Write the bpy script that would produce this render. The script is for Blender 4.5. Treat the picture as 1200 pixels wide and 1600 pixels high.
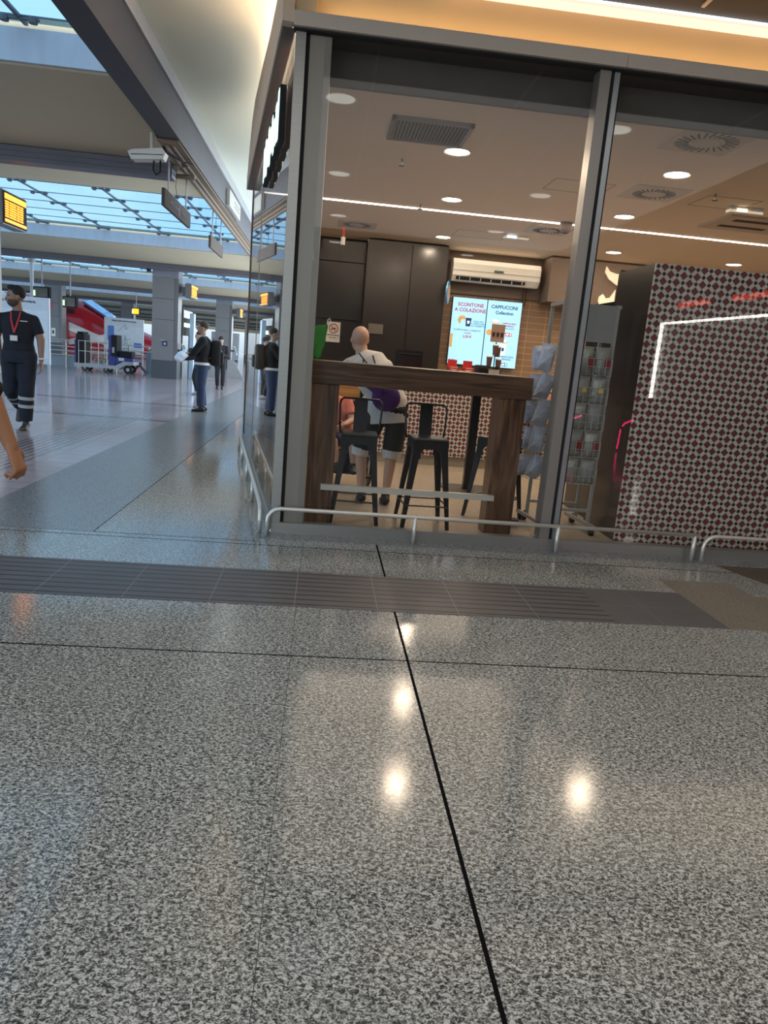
import bpy, bmesh, math, random
from math import sin, cos, pi, radians, atan2, sqrt, hypot
from mathutils import Vector, Matrix
random.seed(7)
for o in list(bpy.data.objects): bpy.data.objects.remove(o)
SC = bpy.context.scene
COL = SC.collection

# ------------------------------------------------------------------ camera
H = 1.43
F_PX, PITCH, ROLL, YAW = 1130.0, radians(12.13), radians(4.89), radians(-5.64)
def cam_axes():
    F = Vector((0, cos(PITCH), -sin(PITCH))); R = Vector((1, 0, 0)); U = R.cross(F)
    c, s = cos(ROLL), sin(ROLL)
    r = c*R + s*U; u = -s*R + c*U
    Z = Matrix.Rotation(YAW, 3, 'Z')
    return Z @ r, Z @ u, Z @ F
r_, u_, f_ = cam_axes()
cd = bpy.data.cameras.new('camera'); cd.sensor_fit = 'VERTICAL'; cd.sensor_height = 36.0
cd.lens = F_PX*36/1600; cd.clip_end = 600; cd.clip_start = 0.05
co = bpy.data.objects.new('camera', cd); COL.objects.link(co)
M4 = Matrix.Identity(4)
for i in range(3):
    M4[i][0] = r_[i]; M4[i][1] = u_[i]; M4[i][2] = -f_[i]
M4.translation = Vector((0, 0, H)); co.matrix_world = M4
SC.camera = co

# ------------------------------------------------------------------ world, exposure
SC.view_settings.view_transform = 'Standard'; SC.view_settings.look = 'None'
SC.view_settings.exposure = 0.4; SC.view_settings.gamma = 1.0; SC.view_settings.use_curve_mapping = False
W = bpy.data.worlds.new('sky'); SC.world = W; W.use_nodes = True
nt = W.node_tree; nt.nodes.clear()
wo = nt.nodes.new('ShaderNodeOutputWorld'); bg = nt.nodes.new('ShaderNodeBackground')
tc = nt.nodes.new('ShaderNodeTexCoord'); nz = nt.nodes.new('ShaderNodeTexNoise'); nz.inputs['Scale'].default_value = 3
cr = nt.nodes.new('ShaderNodeValToRGB'); cr.color_ramp.elements[0].color = (.66, .84, 1.0, 1); cr.color_ramp.elements[1].color = (.95, .99, 1.0, 1)
cr.color_ramp.elements[0].position = .35; cr.color_ramp.elements[1].position = .7
nt.links.new(tc.outputs['Generated'], nz.inputs['Vector']); nt.links.new(nz.outputs['Fac'], cr.inputs['Fac'])
nt.links.new(cr.outputs['Color'], bg.inputs['Color']); bg.inputs['Strength'].default_value = 2.6
nt.links.new(bg.outputs[0], wo.inputs[0])
SC.cycles.use_denoising = True
SC.cycles.max_bounces = 10; SC.cycles.transparent_max_bounces = 16; SC.cycles.sample_clamp_indirect = 6
SC.cycles.caustics_reflective = False; SC.cycles.caustics_refractive = False

# large area lights: unseen fills added under the canopy and the shop ceiling
def area(name, loc, sx, sy, power, color, rot=(0, 0, 0), spread=180):
    l = bpy.data.lights.new(name, 'AREA'); l.shape = 'RECTANGLE'; l.size = sx; l.size_y = sy
    l.energy = power; l.color = color; l.spread = radians(spread)
    o = bpy.data.objects.new(name, l); o.location = loc; o.rotation_euler = rot; COL.objects.link(o); return o
area('canopy_fill', (1.6, -0.6, 3.93), 6.5, 8.5, 128, (1.0, .96, .91))  # added fill that brightens the foreground floor
area('shop_fill', (4.15, 9.75, 3.37), 8.6, 7.5, 205, (1.0, .80, .60))  # added fill that helps the downlights brighten the shop

# ------------------------------------------------------------------ materials
MATS = {}
def newmat(name):
    m = bpy.data.materials.new(name); m.use_nodes = True; n = m.node_tree.nodes; l = m.node_tree.links
    return m, n, l, n['Principled BSDF']
def pm(name, col, rough=.5, metal=0., var=.12, scale=8., bump=0., emit=None, es=0., coat=0., stretch=(1, 1, 1)):
    """plain procedural surface: base colour with a faint noise variation"""
    if name in MATS: return MATS[name]
    m, n, l, b = newmat(name)
    t = n.new('ShaderNodeTexCoord'); mp = n.new('ShaderNodeMapping'); mp.inputs['Scale'].default_value = stretch
    z = n.new('ShaderNodeTexNoise'); z.inputs['Scale'].default_value = scale; z.inputs['Detail'].default_value = 4
    mx = n.new('ShaderNodeMix'); mx.data_type = 'RGBA'
    mx.inputs['A'].default_value = (*[c*(1-var) for c in col], 1); mx.inputs['B'].default_value = (*[min(1, c*(1+var)) for c in col], 1)
    l.new(t.outputs['Object'], mp.inputs['Vector']); l.new(mp.outputs[0], z.inputs['Vector']); l.new(z.outputs['Fac'], mx.inputs['Factor'])
    l.new(mx.outputs['Result'], b.inputs['Base Color'])
    b.inputs['Roughness'].default_value = rough; b.inputs['Metallic'].default_value = metal
    b.inputs['Coat Weight'].default_value = coat
    if bump:
        bp = n.new('ShaderNodeBump'); bp.inputs['Strength'].default_value = bump; bp.inputs['Distance'].default_value = .01
        l.new(z.outputs['Fac'], bp.inputs['Height']); l.new(bp.outputs[0], b.inputs['Normal'])
    if emit:
        b.inputs['Emission Color'].default_value = (*emit, 1); b.inputs['Emission Strength'].default_value = es
    MATS[name] = m; return m
def math_(n, l, op, a, b=None, c=None):
    x = n.new('ShaderNodeMath'); x.operation = op
    for i, v in enumerate((a, b, c)):
        if v is None: continue
        if isinstance(v, (int, float)): x.inputs[i].default_value = v
        else: l.new(v, x.inputs[i])
    return x.outputs[0]
def mixc(n, l, fac, a, b):
    x = n.new('ShaderNodeMix'); x.data_type = 'RGBA'
    for k, v in (('Factor', fac), ('A', a), ('B', b)):
        if isinstance(v, (int, float)): x.inputs[k].default_value = v
        elif isinstance(v, tuple): x.inputs[k].default_value = (*v, 1)
        else: l.new(v, x.inputs[k])
    return x.outputs['Result']
def wcoord(n, l):
    t = n.new('ShaderNodeNewGeometry'); s = n.new('ShaderNodeSeparateXYZ'); l.new(t.outputs['Position'], s.inputs[0]); return t.outputs['Position'], s.outputs
def band(n, l, v, centre, half):
    return math_(n, l, 'LESS_THAN', math_(n, l, 'ABSOLUTE', math_(n, l, 'SUBTRACT', v, centre)), half)
def pband(n, l, v, period, off, half):
    a = math_(n, l, 'SUBTRACT', v, off-half)
    return math_(n, l, 'LESS_THAN', math_(n, l, 'MODULO', math_(n, l, 'ADD', a, period*400), period), 2*half)
def omax(n, l, *a):
    r = a[0]
    for q in a[1:]: r = math_(n, l, 'MAXIMUM', r, q)
    return r

def granite(name, light, mid, dark, rough, slabs=True, main=True, warm=None, sc=1.0, brightvar=.12):
    m, n, l, b = newmat(name); P, s = wcoord(n, l)
    mp = n.new('ShaderNodeMapping'); mp.inputs['Scale'].default_value = (1.0, 1.35, 1); mp.inputs['Rotation'].default_value = (0, 0, .5); l.new(P, mp.inputs['Vector'])
    z1 = n.new('ShaderNodeTexNoise'); z1.inputs['Scale'].default_value = 62*sc; z1.inputs['Detail'].default_value = 5; z1.inputs['Roughness'].default_value = .62; z1.inputs['Distortion'].default_value = .9
    z2 = n.new('ShaderNodeTexNoise'); z2.inputs['Scale'].default_value = 150*sc; z2.inputs['Detail'].default_value = 2
    z3 = n.new('ShaderNodeTexNoise'); z3.inputs['Scale'].default_value = 2.2; z3.inputs['Detail'].default_value = 3
    for z in (z1, z2, z3): l.new(mp.outputs[0], z.inputs['Vector'])
    f = math_(n, l, 'ADD', math_(n, l, 'MULTIPLY', z1.outputs['Fac'], .72), math_(n, l, 'MULTIPLY', z2.outputs['Fac'], .28))
    r = n.new('ShaderNodeValToRGB'); e = r.color_ramp.elements
    e[0].position = .425; e[0].color = (*dark, 1); e[1].position = .572; e[1].color = (*light, 1); k = e.new(.495); k.color = (*mid, 1)
    l.new(f, r.inputs['Fac'])
    c = mixc(n, l, math_(n, l, 'MULTIPLY', z3.outputs['Fac'], brightvar*2), r.outputs['Color'], tuple(x*.7 for x in mid))
    if warm:   # slabs of a browner stone
        c = mixc(n, l, .45, c, warm)
    rg = rough
    if slabs:
        X, Y = s[0], s[1]
        thin = omax(n, l, pband(n, l, X, .565, -.067, .0011), pband(n, l, Y, 1.14, 2.10, .0011))
        c = mixc(n, l, thin, c, (.07, .066, .06))
        if main:
            big = omax(n, l, band(n, l, X, .497, .0065), band(n, l, Y, 3.245, .0055), math_(n, l, 'MULTIPLY', band(n, l, X, -1.60, .007), math_(n, l, 'GREATER_THAN', Y, 5.3)), math_(n, l, 'MULTIPLY', band(n, l, Y, 5.30, .006), math_(n, l, 'LESS_THAN', X, -.4)), pband(n, l, Y, 5.7, 10.9, .006))
            c = mixc(n, l, big, c, (.008, .008, .008)); l.new(math_(n, l, 'MULTIPLY_ADD', big, -.3, .3), b.inputs['Specular IOR Level'])
    l.new(c, b.inputs['Base Color'])
    rr = n.new('ShaderNodeMapRange'); rr.inputs['To Min'].default_value = rough*.75; rr.inputs['To Max'].default_value = rough*1.35
    l.new(z1.outputs['Fac'], rr.inputs['Value']); l.new(rr.outputs[0], b.inputs['Roughness'])
    bp = n.new('ShaderNodeBump'); bp.inputs['Strength'].default_value = .03; bp.inputs['Distance'].default_value = .003
    l.new(z1.outputs['Fac'], bp.inputs['Height']); l.new(bp.outputs[0], b.inputs['Normal'])
    MATS[name] = m; return m
G_MAIN = granite('granite', (.66, .64, .57), (.23, .222, .20), (.030, .029, .028), .11, sc=1.3)
G_BAND = granite('granite_border', (.33, .335, .33), (.19, .19, .187), (.09, .09, .085), .2, slabs=False)
G_TAN = granite('granite_tan', (.36, .31, .23), (.21, .175, .13), (.09, .075, .055), .3, slabs=False, sc=1.3)
G_SHOP = granite('shop_floor_granite', (.60, .50, .38), (.38, .31, .225), (.17, .135, .10), .3, slabs=True, main=False, sc=.9)

def concourse_mat():
    m, n, l, b = newmat('concourse_tile'); P, s = wcoord(n, l); X, Y = s[0], s[1]
    z = n.new('ShaderNodeTexNoise'); z.inputs['Scale'].default_value = 1.1; z.inputs['Detail'].default_value = 4; l.new(P, z.inputs['Vector'])
    w = n.new('ShaderNodeTexWhiteNoise'); w.noise_dimensions = '2D'
    q = n.new('ShaderNodeVectorMath'); q.operation = 'SNAP'; l.new(P, q.inputs[0]); q.inputs[1].default_value = (.6, .3, 100); l.new(q.outputs[0], w.inputs['Vector'])
    c = mixc(n, l, z.outputs['Fac'], (.35, .29, .30), (.52, .43, .44))
    c = mixc(n, l, math_(n, l, 'MULTIPLY', w.outputs['Value'], .3), c, (.30, .25, .27))
    c = mixc(n, l, omax(n, l, pband(n, l, X, .6, 0, .004), pband(n, l, Y, .3, 0, .004)), c, (.09, .075, .08))
    # brown cross bands and the ribbed guide path
    bnd = omax(n, l, band(n, l, Y, 12.95, .14), band(n, l, Y, 16.2, .17), band(n, l, Y, 27.9, .2))
    c = mixc(n, l, bnd, c, (.16, .12, .12))
    path = math_(n, l, 'MULTIPLY', band(n, l, X, -3.42, .33), pband(n, l, X, .085, 0, .019))
    c = mixc(n, l, path, c, (.20, .155, .16))
    l.new(c, b.inputs['Base Color']); b.inputs['Roughness'].default_value = .13; b.inputs['Specular IOR Level'].default_value = .38
    z2 = n.new('ShaderNodeTexNoise'); z2.inputs['Scale'].default_value = 3; l.new(P, z2.inputs['Vector'])
    bp = n.new('ShaderNodeBump'); bp.inputs['Strength'].default_value = .05; bp.inputs['Distance'].default_value = .05
    l.new(z2.outputs['Fac'], bp.inputs['Height']); l.new(bp.outputs[0], b.inputs['Normal'])
    return m
CONC = concourse_mat()

def tactile_mat(name, ribs=True):
    m, n, l, b = newmat(name); P, s = wcoord(n, l); X, Y = s[0], s[1]
    z = n.new('ShaderNodeTexNoise'); z.inputs['Scale'].default_value = 5; l.new(P, z.inputs['Vector'])
    c = mixc(n, l, z.outputs['Fac'], (.095, .083, .082), (.135, .12, .118))
    if ribs:
        g = pband(n, l, Y, .0825, 3.96, .009)
        c = mixc(n, l, g, c, (.024, .021, .021))
        c = mixc(n, l, pband(n, l, X, .478, .40, .0022), c, (.24, .22, .20))
    else:
        v = n.new('ShaderNodeTexVoronoi'); v.inputs['Scale'].default_value = 62; v.inputs['Randomness'].default_value = 0; l.new(P, v.inputs['Vector'])
        c = mixc(n, l, math_(n, l, 'LESS_THAN', v.outputs['Distance'], .25), c, (.11, .10, .095))
        c = mixc(n, l, omax(n, l, band(n, l, X, 2.13, .002), band(n, l, Y, 4.245, .002)), c, (.22, .2, .18))
    l.new(c, b.inputs['Base Color']); b.inputs['Roughness'].default_value = .42
    return m
TACT, TACTD = tactile_mat('tactile_ribbed'), tactile_mat('tactile_dots', False)

def mosaic_mat(name, axis, a=.114):
    """red squares, white bars and small black stars, set on the diagonal"""
    m, n, l, b = newmat(name); P, s = wcoord(n, l)
    X, Z = (s[0] if axis == 'x' else s[1]), s[2]
    bb = a/sqrt(2)
    fs = []
    for sg in (1, -1):
        u = math_(n, l, 'DIVIDE', math_(n, l, 'MULTIPLY_ADD', Z, float(sg), X), sqrt(2)*bb)
        u = math_(n, l, 'ADD', u, 200.0)
        fr = math_(n, l, 'FRACT', u); fs.append(math_(n, l, 'ABSOLUTE', math_(n, l, 'SUBTRACT', fr, .5)))   # 0 centre .. .5 edge
    mx = math_(n, l, 'MAXIMUM', *fs); mn = math_(n, l, 'MINIMUM', *fs)
    red = math_(n, l, 'LESS_THAN', mx, .31)
    # star about the lattice corner: distances to the corner
    du = math_(n, l, 'SUBTRACT', .5, fs[0]); dv = math_(n, l, 'SUBTRACT', .5, fs[1])
    sq = math_(n, l, 'LESS_THAN', math_(n, l, 'MAXIMUM', du, dv), .165)
    di = math_(n, l, 'LESS_THAN', math_(n, l, 'ADD', du, dv), .225)
    star = omax(n, l, sq, di)
    z = n.new('ShaderNodeTexNoise'); z.inputs['Scale'].default_value = 7; l.new(P, z.inputs['Vector'])
    white = mixc(n, l, z.outputs['Fac'], (.50, .47, .41), (.62, .58, .51)); rd = mixc(n, l, z.outputs['Fac'], (.17, .030, .028), (.115, .028, .030))
    edge = math_(n, l, 'MULTIPLY', math_(n, l, 'GREATER_THAN', mn, .295), math_(n, l, 'LESS_THAN', mx, .33))
    c = mixc(n, l, red, white, rd); c = mixc(n, l, edge, c, (.05, .04, .035)); c = mixc(n, l, star, c, (.008, .009, .008))
    l.new(c, b.inputs['Base Color']); b.inputs['Roughness'].default_value = .35
    return m
MOS_X = mosaic_mat('mosaic_tile', 'x'); MOS_C = mosaic_mat('mosaic_tile_counter', 'x', .111)

def wood_mat(name, c1, c2, c3, axis='x', rough=.32, sc=1.0):
    m, n, l, b = newmat(name); t = n.new('ShaderNodeTexCoord'); mp = n.new('ShaderNodeMapping')
    mp.inputs['Scale'].default_value = (.7, 6, 14) if axis == 'x' else (9, 5, .8)
    g = n.new('ShaderNodeNewGeometry'); l.new(g.outputs['Position'], mp.inputs['Vector'])
    z = n.new('ShaderNodeTexNoise'); z.inputs['Scale'].default_value = 2.2*sc; z.inputs['Detail'].default_value = 7; z.inputs['Distortion'].default_value = 1.1; l.new(mp.outputs[0], z.inputs['Vector'])
    r = n.new('ShaderNodeValToRGB'); e = r.color_ramp.elements; e[0].position = .33; e[0].color = (*c1, 1); e[1].position = .7; e[1].color = (*c3, 1); k = e.new(.5); k.color = (*c2, 1)
    l.new(z.outputs['Fac'], r.inputs['Fac']); l.new(r.outputs['Color'], b.inputs['Base Color']); b.inputs['Roughness'].default_value = rough
    return m
WOOD_H = wood_mat('dark_walnut', (.045, .022, .012), (.10, .05, .027), (.165, .09, .048))
WOOD_V = wood_mat('dark_walnut_leg', (.05, .022, .012), (.12, .058, .030), (.20, .11, .058), 'z')
WOOD_O = wood_mat('orange_wood', (.30, .12, .035), (.42, .19, .06), (.52, .26, .09))

def brick_mat():
    m, n, l, b = newmat('brown_wall_tile'); P, s = wcoord(n, l)
    cb = n.new('ShaderNodeCombineXYZ'); l.new(s[0], cb.inputs[0]); l.new(s[2], cb.inputs[1])
    t = n.new('ShaderNodeTexBrick'); t.offset = 0; t.inputs['Scale'].default_value = 1; t.inputs['Brick Width'].default_value = .34; t.inputs['Row Height'].default_value = .113
    t.inputs['Mortar Size'].default_value = .004; t.inputs['Color1'].default_value = (.25, .155, .09, 1); t.inputs['Color2'].default_value = (.29, .18, .105, 1); t.inputs['Mortar'].default_value = (.52, .38, .25, 1)
    l.new(cb.outputs[0], t.inputs['Vector']); l.new(t.outputs['Color'], b.inputs['Base Color']); b.inputs['Roughness'].default_value = .35
    return m
BRICK = brick_mat()

def glass_mat(name, tint=(1, 1, 1), f0=.04, rough=0., grime=0., k=1.):
    m, n, l, b = newmat(name); n.remove(b); out = n['Material Output']
    lw = n.new('ShaderNodeLayerWeight'); lw.inputs['Blend'].default_value = .5
    F = math_(n, l, 'MULTIPLY_ADD', math_(n, l, 'POWER', lw.outputs['Facing'], 5.0), (1-f0)*k, f0)
    tr = n.new('ShaderNodeBsdfTransparent'); gl = n.new('ShaderNodeBsdfGlossy'); gl.inputs['Roughness'].default_value = rough
    P = n.new('ShaderNodeNewGeometry'); z = n.new('ShaderNodeTexNoise'); z.inputs['Scale'].default_value = 1.4; l.new(P.outputs['Position'], z.inputs['Vector'])
    l.new(mixc(n, l, z.outputs['Fac'], tint, tuple(max(0, c-grime) for c in tint)), tr.inputs['Color'])
    mx = n.new('ShaderNodeMixShader'); l.new(F, mx.inputs[0]); l.new(tr.outputs[0], mx.inputs[1]); l.new(gl.outputs[0], mx.inputs[2]); l.new(mx.outputs[0], out.inputs[0])
    return m
GLASS = glass_mat('shop_glass', (.985, .985, .98), .03); GLASS_S = glass_mat('side_glass', (.93, .95, .95), .07)
ROOFGLASS = glass_mat('roof_glass', (.43, .56, .66), .02, .1, .05, .15)

def emis(name, col, s):
    m, n, l, b = newmat(name); b.inputs['Base Color'].default_value = (*[c*.6 for c in col], 1)
    z = n.new('ShaderNodeTexNoise'); z.inputs['Scale'].default_value = 30
    mr = n.new('ShaderNodeMapRange'); mr.inputs['To Min'].default_value = s*.93; mr.inputs['To Max'].default_value = s*1.07; l.new(z.outputs['Fac'], mr.inputs['Value'])
    b.inputs['Emission Color'].default_value = (*col, 1); l.new(mr.outputs[0], b.inputs['Emission Strength'])
    MATS[name] = m; return m

ALU = pm('brushed_aluminium', (.36, .35, .325), .38, .75, .1, 3, stretch=(1, 1, 20))
ALU_D = pm('aluminium_dark', (.15, .145, .145), .4, .6, .1, 3)
STEEL = pm('stainless_steel', (.74, .70, .63), .36, .5, .08, 20)
SOFFIT = pm('soffit_tan', (.56, .49, .35), .85, 0, .1, .6)
PALE = pm('soffit_pale', (.72, .76, .68), .8, 0, .04, .5)
BEAM = pm('beam_grey', (.05, .047, .06), .6, 0, .15, 1.5)
BEAML = pm('beam_lip', (.36, .37, .40), .5, 0, .08, 2)
DUCT = pm('duct_grey', (.14, .14, .17), .5, 0, .15, 2)
FASC = pm('fascia_white', (.52, .55, .60), .6, 0, .18, 2.5, stretch=(3, 3, .6))
PILL = pm('pillar_panel', (.20, .195, .20), .45, 0, .08, 1)
PILLD = pm('pillar_base', (.055, .062, .075), .4, 0, .1, 1)
PILLT = pm('pillar_head', (.22, .24, .28), .7, 0, .25, 4)
CREAM = pm('cream_panel', (.62, .47, .27), .6, 0, .05, 2)
GREYB = pm('sill_beige', (.60, .52, .43), .5, .1, .06, 1)
SHOPC = pm('shop_ceiling', (.82, .71, .59), .85, 0, .03, .8)
BLACKP = pm('black_panel', (.022, .018, .016), .22, 0, .1, 1)
DARKG = pm('dark_ceiling', (.018, .014, .012), .6, 0, .1, 1)
BLACK = pm('black_metal', (.010, .010, .012), .32, .3, .1, 6)
BLACKM = pm('black_matte', (.012, .012, .014), .8, 0, .1, 6)
WHITE = pm('white_plastic', (.78, .76, .70), .4, 0, .03, 5)
BROWNW = pm('brown_wall', (.14, .10, .075), .6, 0, .06, 1)
RUBBER = pm('rubber', (.015, .015, .015), .7, 0, .1, 8)
BLUEP = pm('cart_blue', (.02, .03, .22), .4, 0, .1, 4)
GREYP = pm('painted_grey', (.42, .43, .45), .45, .2, .1, 4)
PAPER = pm('paper_white', (.75, .73, .68), .8, 0, .02, 5)
CEILP = pm('vent_white', (.55, .49, .42), .5, 0, .04, 4)
VENTD = pm('vent_slot', (.035, .028, .022), .8, 0, .1, 4)

# ------------------------------------------------------------------ mesh helpers
ORG = {}
class MB:
    def __init__(s): s.bm = bmesh.new()
    def box(s, x0, x1, y0, y1, z0, z1, bevel=0, mat=None):
        r = bmesh.ops.create_cube(s.bm, size=1)
        M = Matrix.Translation(((x0+x1)/2, (y0+y1)/2, (z0+z1)/2)) @ Matrix.Diagonal((abs(x1-x0), abs(y1-y0), abs(z1-z0), 1))
        bmesh.ops.transform(s.bm, matrix=M, verts=r['verts'])
        if bevel:
            es = list({e for v in r['verts'] for e in v.link_edges})
            bmesh.ops.bevel(s.bm, geom=es, offset=bevel, segments=2, profile=.5, affect='EDGES')
        elif mat is not None: bmesh.ops.transform(s.bm, matrix=mat, verts=r['verts'])
        return s
    def obox(s, c, size, rot=(0, 0, 0), bevel=0):
        r = bmesh.ops.create_cube(s.bm, size=1); R = Matrix.Rotation(rot[2], 4, 'Z') @ Matrix.Rotation(rot[1], 4, 'Y') @ Matrix.Rotation(rot[0], 4, 'X')
        bmesh.ops.transform(s.bm, matrix=Matrix.Translation(c) @ R @ Matrix.Diagonal((*size, 1)), verts=r['verts'])
        if bevel:
            es = list({e for v in r['verts'] for e in v.link_edges})
            bmesh.ops.bevel(s.bm, geom=es, offset=bevel, segments=2, profile=.5, affect='EDGES')
        return s
    def rings(s, pts, radii, n=10, cap=True, up=None, closed=False):
        """sweep ellipses (rx, ry) along pts"""
        pts = [Vector(p) for p in pts]; rings = []; prev = None
        for i, p in enumerate(pts):
            if closed: d = pts[(i+1) % len(pts)]-pts[i-1]
            else: d = (pts[min(i+1, len(pts)-1)]-pts[max(i-1, 0)])
            d.normalize()
            if prev is None:
                ref = Vector(up) if up else (Vector((1, 0, 0)) if abs(d.x) < .8 else Vector((0, 1, 0)))
                a = (ref - d*ref.dot(d)).normalized()
            else:
                a = (prev - d*prev.dot(d))
                a = a.normalized() if a.length > 1e-6 else prev
            prev = a; b = d.cross(a)
            r = radii[i] if isinstance(radii, (list, tuple)) and not isinstance(radii[0], (int, float)) or isinstance(radii, list) else radii
            rx, ry = (r if isinstance(r, (tuple, list)) else (r, r))
            rings.append([s.bm.verts.new(p + a*rx*cos(2*pi*k/n) + b*ry*sin(2*pi*k/n)) for k in range(n)])
        m = len(rings)
        for i in range(m if closed else m-1):
            A, B = rings[i], rings[(i+1) % m]
            for k in range(n): s.bm.faces.new((A[k], A[(k+1) % n], B[(k+1) % n], B[k]))
        if cap and not closed:
            s.bm.faces.new(list(reversed(rings[0]))); s.bm.faces.new(rings[-1])
        return s
    def cyl(s, a, b, r, n=12, r2=None): return s.rings([a, b], [r, r if r2 is None else r2], n)
    def cap(s, p0, p1, r0, r1, n=12, up=None):
        """tapered limb with round ends"""
        p0, p1 = Vector(p0), Vector(p1); d = (p1-p0)
        L = d.length; d = d/L if L > 1e-6 else Vector((0, 0, 1))
        r0 = r0 if isinstance(r0, tuple) else (r0, r0); r1 = r1 if isinstance(r1, tuple) else (r1, r1)
        P, R = [], []
        m0 = min(r0); m1 = min(r1)
        for t in (0, 25, 50, 75): P.append(p0-d*m0*cos(radians(t))); R.append((max(1e-4, r0[0]*sin(radians(t))+1e-4), r0[1]*sin(radians(t))+1e-4))
        P.append(p0); R.append(r0); P.append(p1); R.append(r1)
        for t in (75, 50, 25, 0): P.append(p1+d*m1*cos(radians(t))); R.append((r1[0]*sin(radians(t))+1e-4, r1[1]*sin(radians(t))+1e-4))
        return s.rings(P, R, n, up=up)
    def ell(s, c, r, rot=None, n=14):
        q = bmesh.ops.create_uvsphere(s.bm, u_segments=n, v_segments=max(6, n//2+2), radius=1)
        M = Matrix.Translation(c) @ (rot.to_4x4() if rot is not None else Matrix.Identity(4)) @ Matrix.Diagonal((*(r if isinstance(r, (tuple, list)) else (r, r, r)), 1))
        bmesh.ops.transform(s.bm, matrix=M, verts=q['verts']); return s
    def prism(s, poly, a, b, axis='y'):
        """poly: 2-D outline; extruded from a to b along axis"""
        def P(u, v, w): return {'y': (u, w, v), 'x': (w, u, v), 'z': (u, v, w)}[axis]
        A = [s.bm.verts.new(P(u, v, a)) for u, v in poly]; B = [s.bm.verts.new(P(u, v, b)) for u, v in poly]
        n = len(poly); s.bm.faces.new(A); s.bm.faces.new(list(reversed(B)))
        for i in range(n): s.bm.faces.new((A[i], B[i], B[(i+1) % n], A[(i+1) % n]))
        return s
    def lathe(s, prof, c, n=20):
        R = [[s.bm.verts.new((c[0]+r*cos(2*pi*k/n), c[1]+r*sin(2*pi*k/n), c[2]+z)) for k in range(n)] for r, z in prof]
        for i in range(len(R)-1):
            for k in range(n): s.bm.faces.new((R[i][k], R[i][(k+1) % n], R[i+1][(k+1) % n], R[i+1][k]))
        if prof[0][0] > 1e-4: s.bm.faces.new(list(reversed(R[0])))
        if prof[-1][0] > 1e-4: s.bm.faces.new(R[-1])
        return s
    def xf(s, M): bmesh.ops.transform(s.bm, matrix=M, verts=s.bm.verts); return s
    def build(s, name, mat, parent=None, origin=None, smooth=False):
        bmesh.ops.recalc_face_normals(s.bm, faces=s.bm.faces)
        me = bpy.data.meshes.new(name)
        if parent is not None: og = ORG[parent.name]
        elif origin is not None: og = Vector(origin)
        else:
            vs = [v.co for v in s.bm.verts]
            og = Vector(((min(v.x for v in vs)+max(v.x for v in vs))/2, (min(v.y for v in vs)+max(v.y for v in vs))/2, min(v.z for v in vs)))
        bmesh.ops.translate(s.bm, vec=-og, verts=s.bm.verts)
        if smooth:
            for f in s.bm.faces: f.smooth = True
        s.bm.to_mesh(me); s.bm.free()
        o = bpy.data.objects.new(name, me); COL.objects.link(o)
        for mm in (mat if isinstance(mat, (list, tuple)) else [mat]): me.materials.append(mm)
        ORG[o.name] = og.copy()
        if parent is not None: o.parent = parent
        else: o.location = og
        return o
def tag(o, label, cat, group=None, kind=None):
    o['label'] = label; o['category'] = cat
    if group: o['group'] = group
    if kind: o['kind'] = kind
    return o
def thing(name, loc, label, cat, group=None):
    o = bpy.data.objects.new(name, None); COL.objects.link(o); o.location = loc; o.empty_display_size = .1
    ORG[o.name] = Vector(loc); return tag(o, label, cat, group)
def struct(name, mb, mat, parent=None, **k):
    o = mb.build(name, mat, parent, **k)
    if parent is None: o['kind'] = 'structure'
    return o
def sempty(name, loc):
    o = bpy.data.objects.new(name, None); COL.objects.link(o); o.location = loc; ORG[o.name] = Vector(loc); o['kind'] = 'structure'; return o
def copy_tree(o, parent=None):
    c = o.copy(); COL.objects.link(c)
    if parent is not None: c.parent = parent
    ORG[c.name] = ORG[o.name]
    for ch in [x for x in bpy.data.objects if x.parent == o]: copy_tree(ch, c)
    return c
def text(name, body, size, loc, right, up, mat, parent=None, depth=.002, align='CENTER', sx=1.0):
    """lettering as a mesh standing on the plane spanned by right/up"""
    cu = bpy.data.curves.new(name, 'FONT'); cu.body = body; cu.size = size; cu.align_x = align; cu.align_y = 'CENTER'; cu.extrude = depth/2; cu.resolution_u = 2; cu.offset = size*.022
    t = bpy.data.objects.new(name, cu); COL.objects.link(t)
    bpy.context.view_layer.update()
    me = bpy.data.meshes.new_from_object(t.evaluated_get(bpy.context.evaluated_depsgraph_get()))
    bpy.data.objects.remove(t); bpy.data.curves.remove(cu)
    r, u = Vector(right).normalized(), Vector(up).normalized(); w = r.cross(u)
    M = Matrix(((r.x*sx, u.x, w.x, loc[0]), (r.y*sx, u.y, w.y, loc[1]), (r.z*sx, u.z, w.z, loc[2]), (0, 0, 0, 1)))
    me.transform(M)
    og = ORG[parent.name] if parent is not None else Vector(loc)
    me.transform(Matrix.Translation(-og))
    me.name = name; me.materials.clear(); me.materials.append(mat)
    o = bpy.data.objects.new(name, me); COL.objects.link(o); ORG[o.name] = og
    if parent is not None: o.parent = parent
    else: o.location = og
    return o
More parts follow.
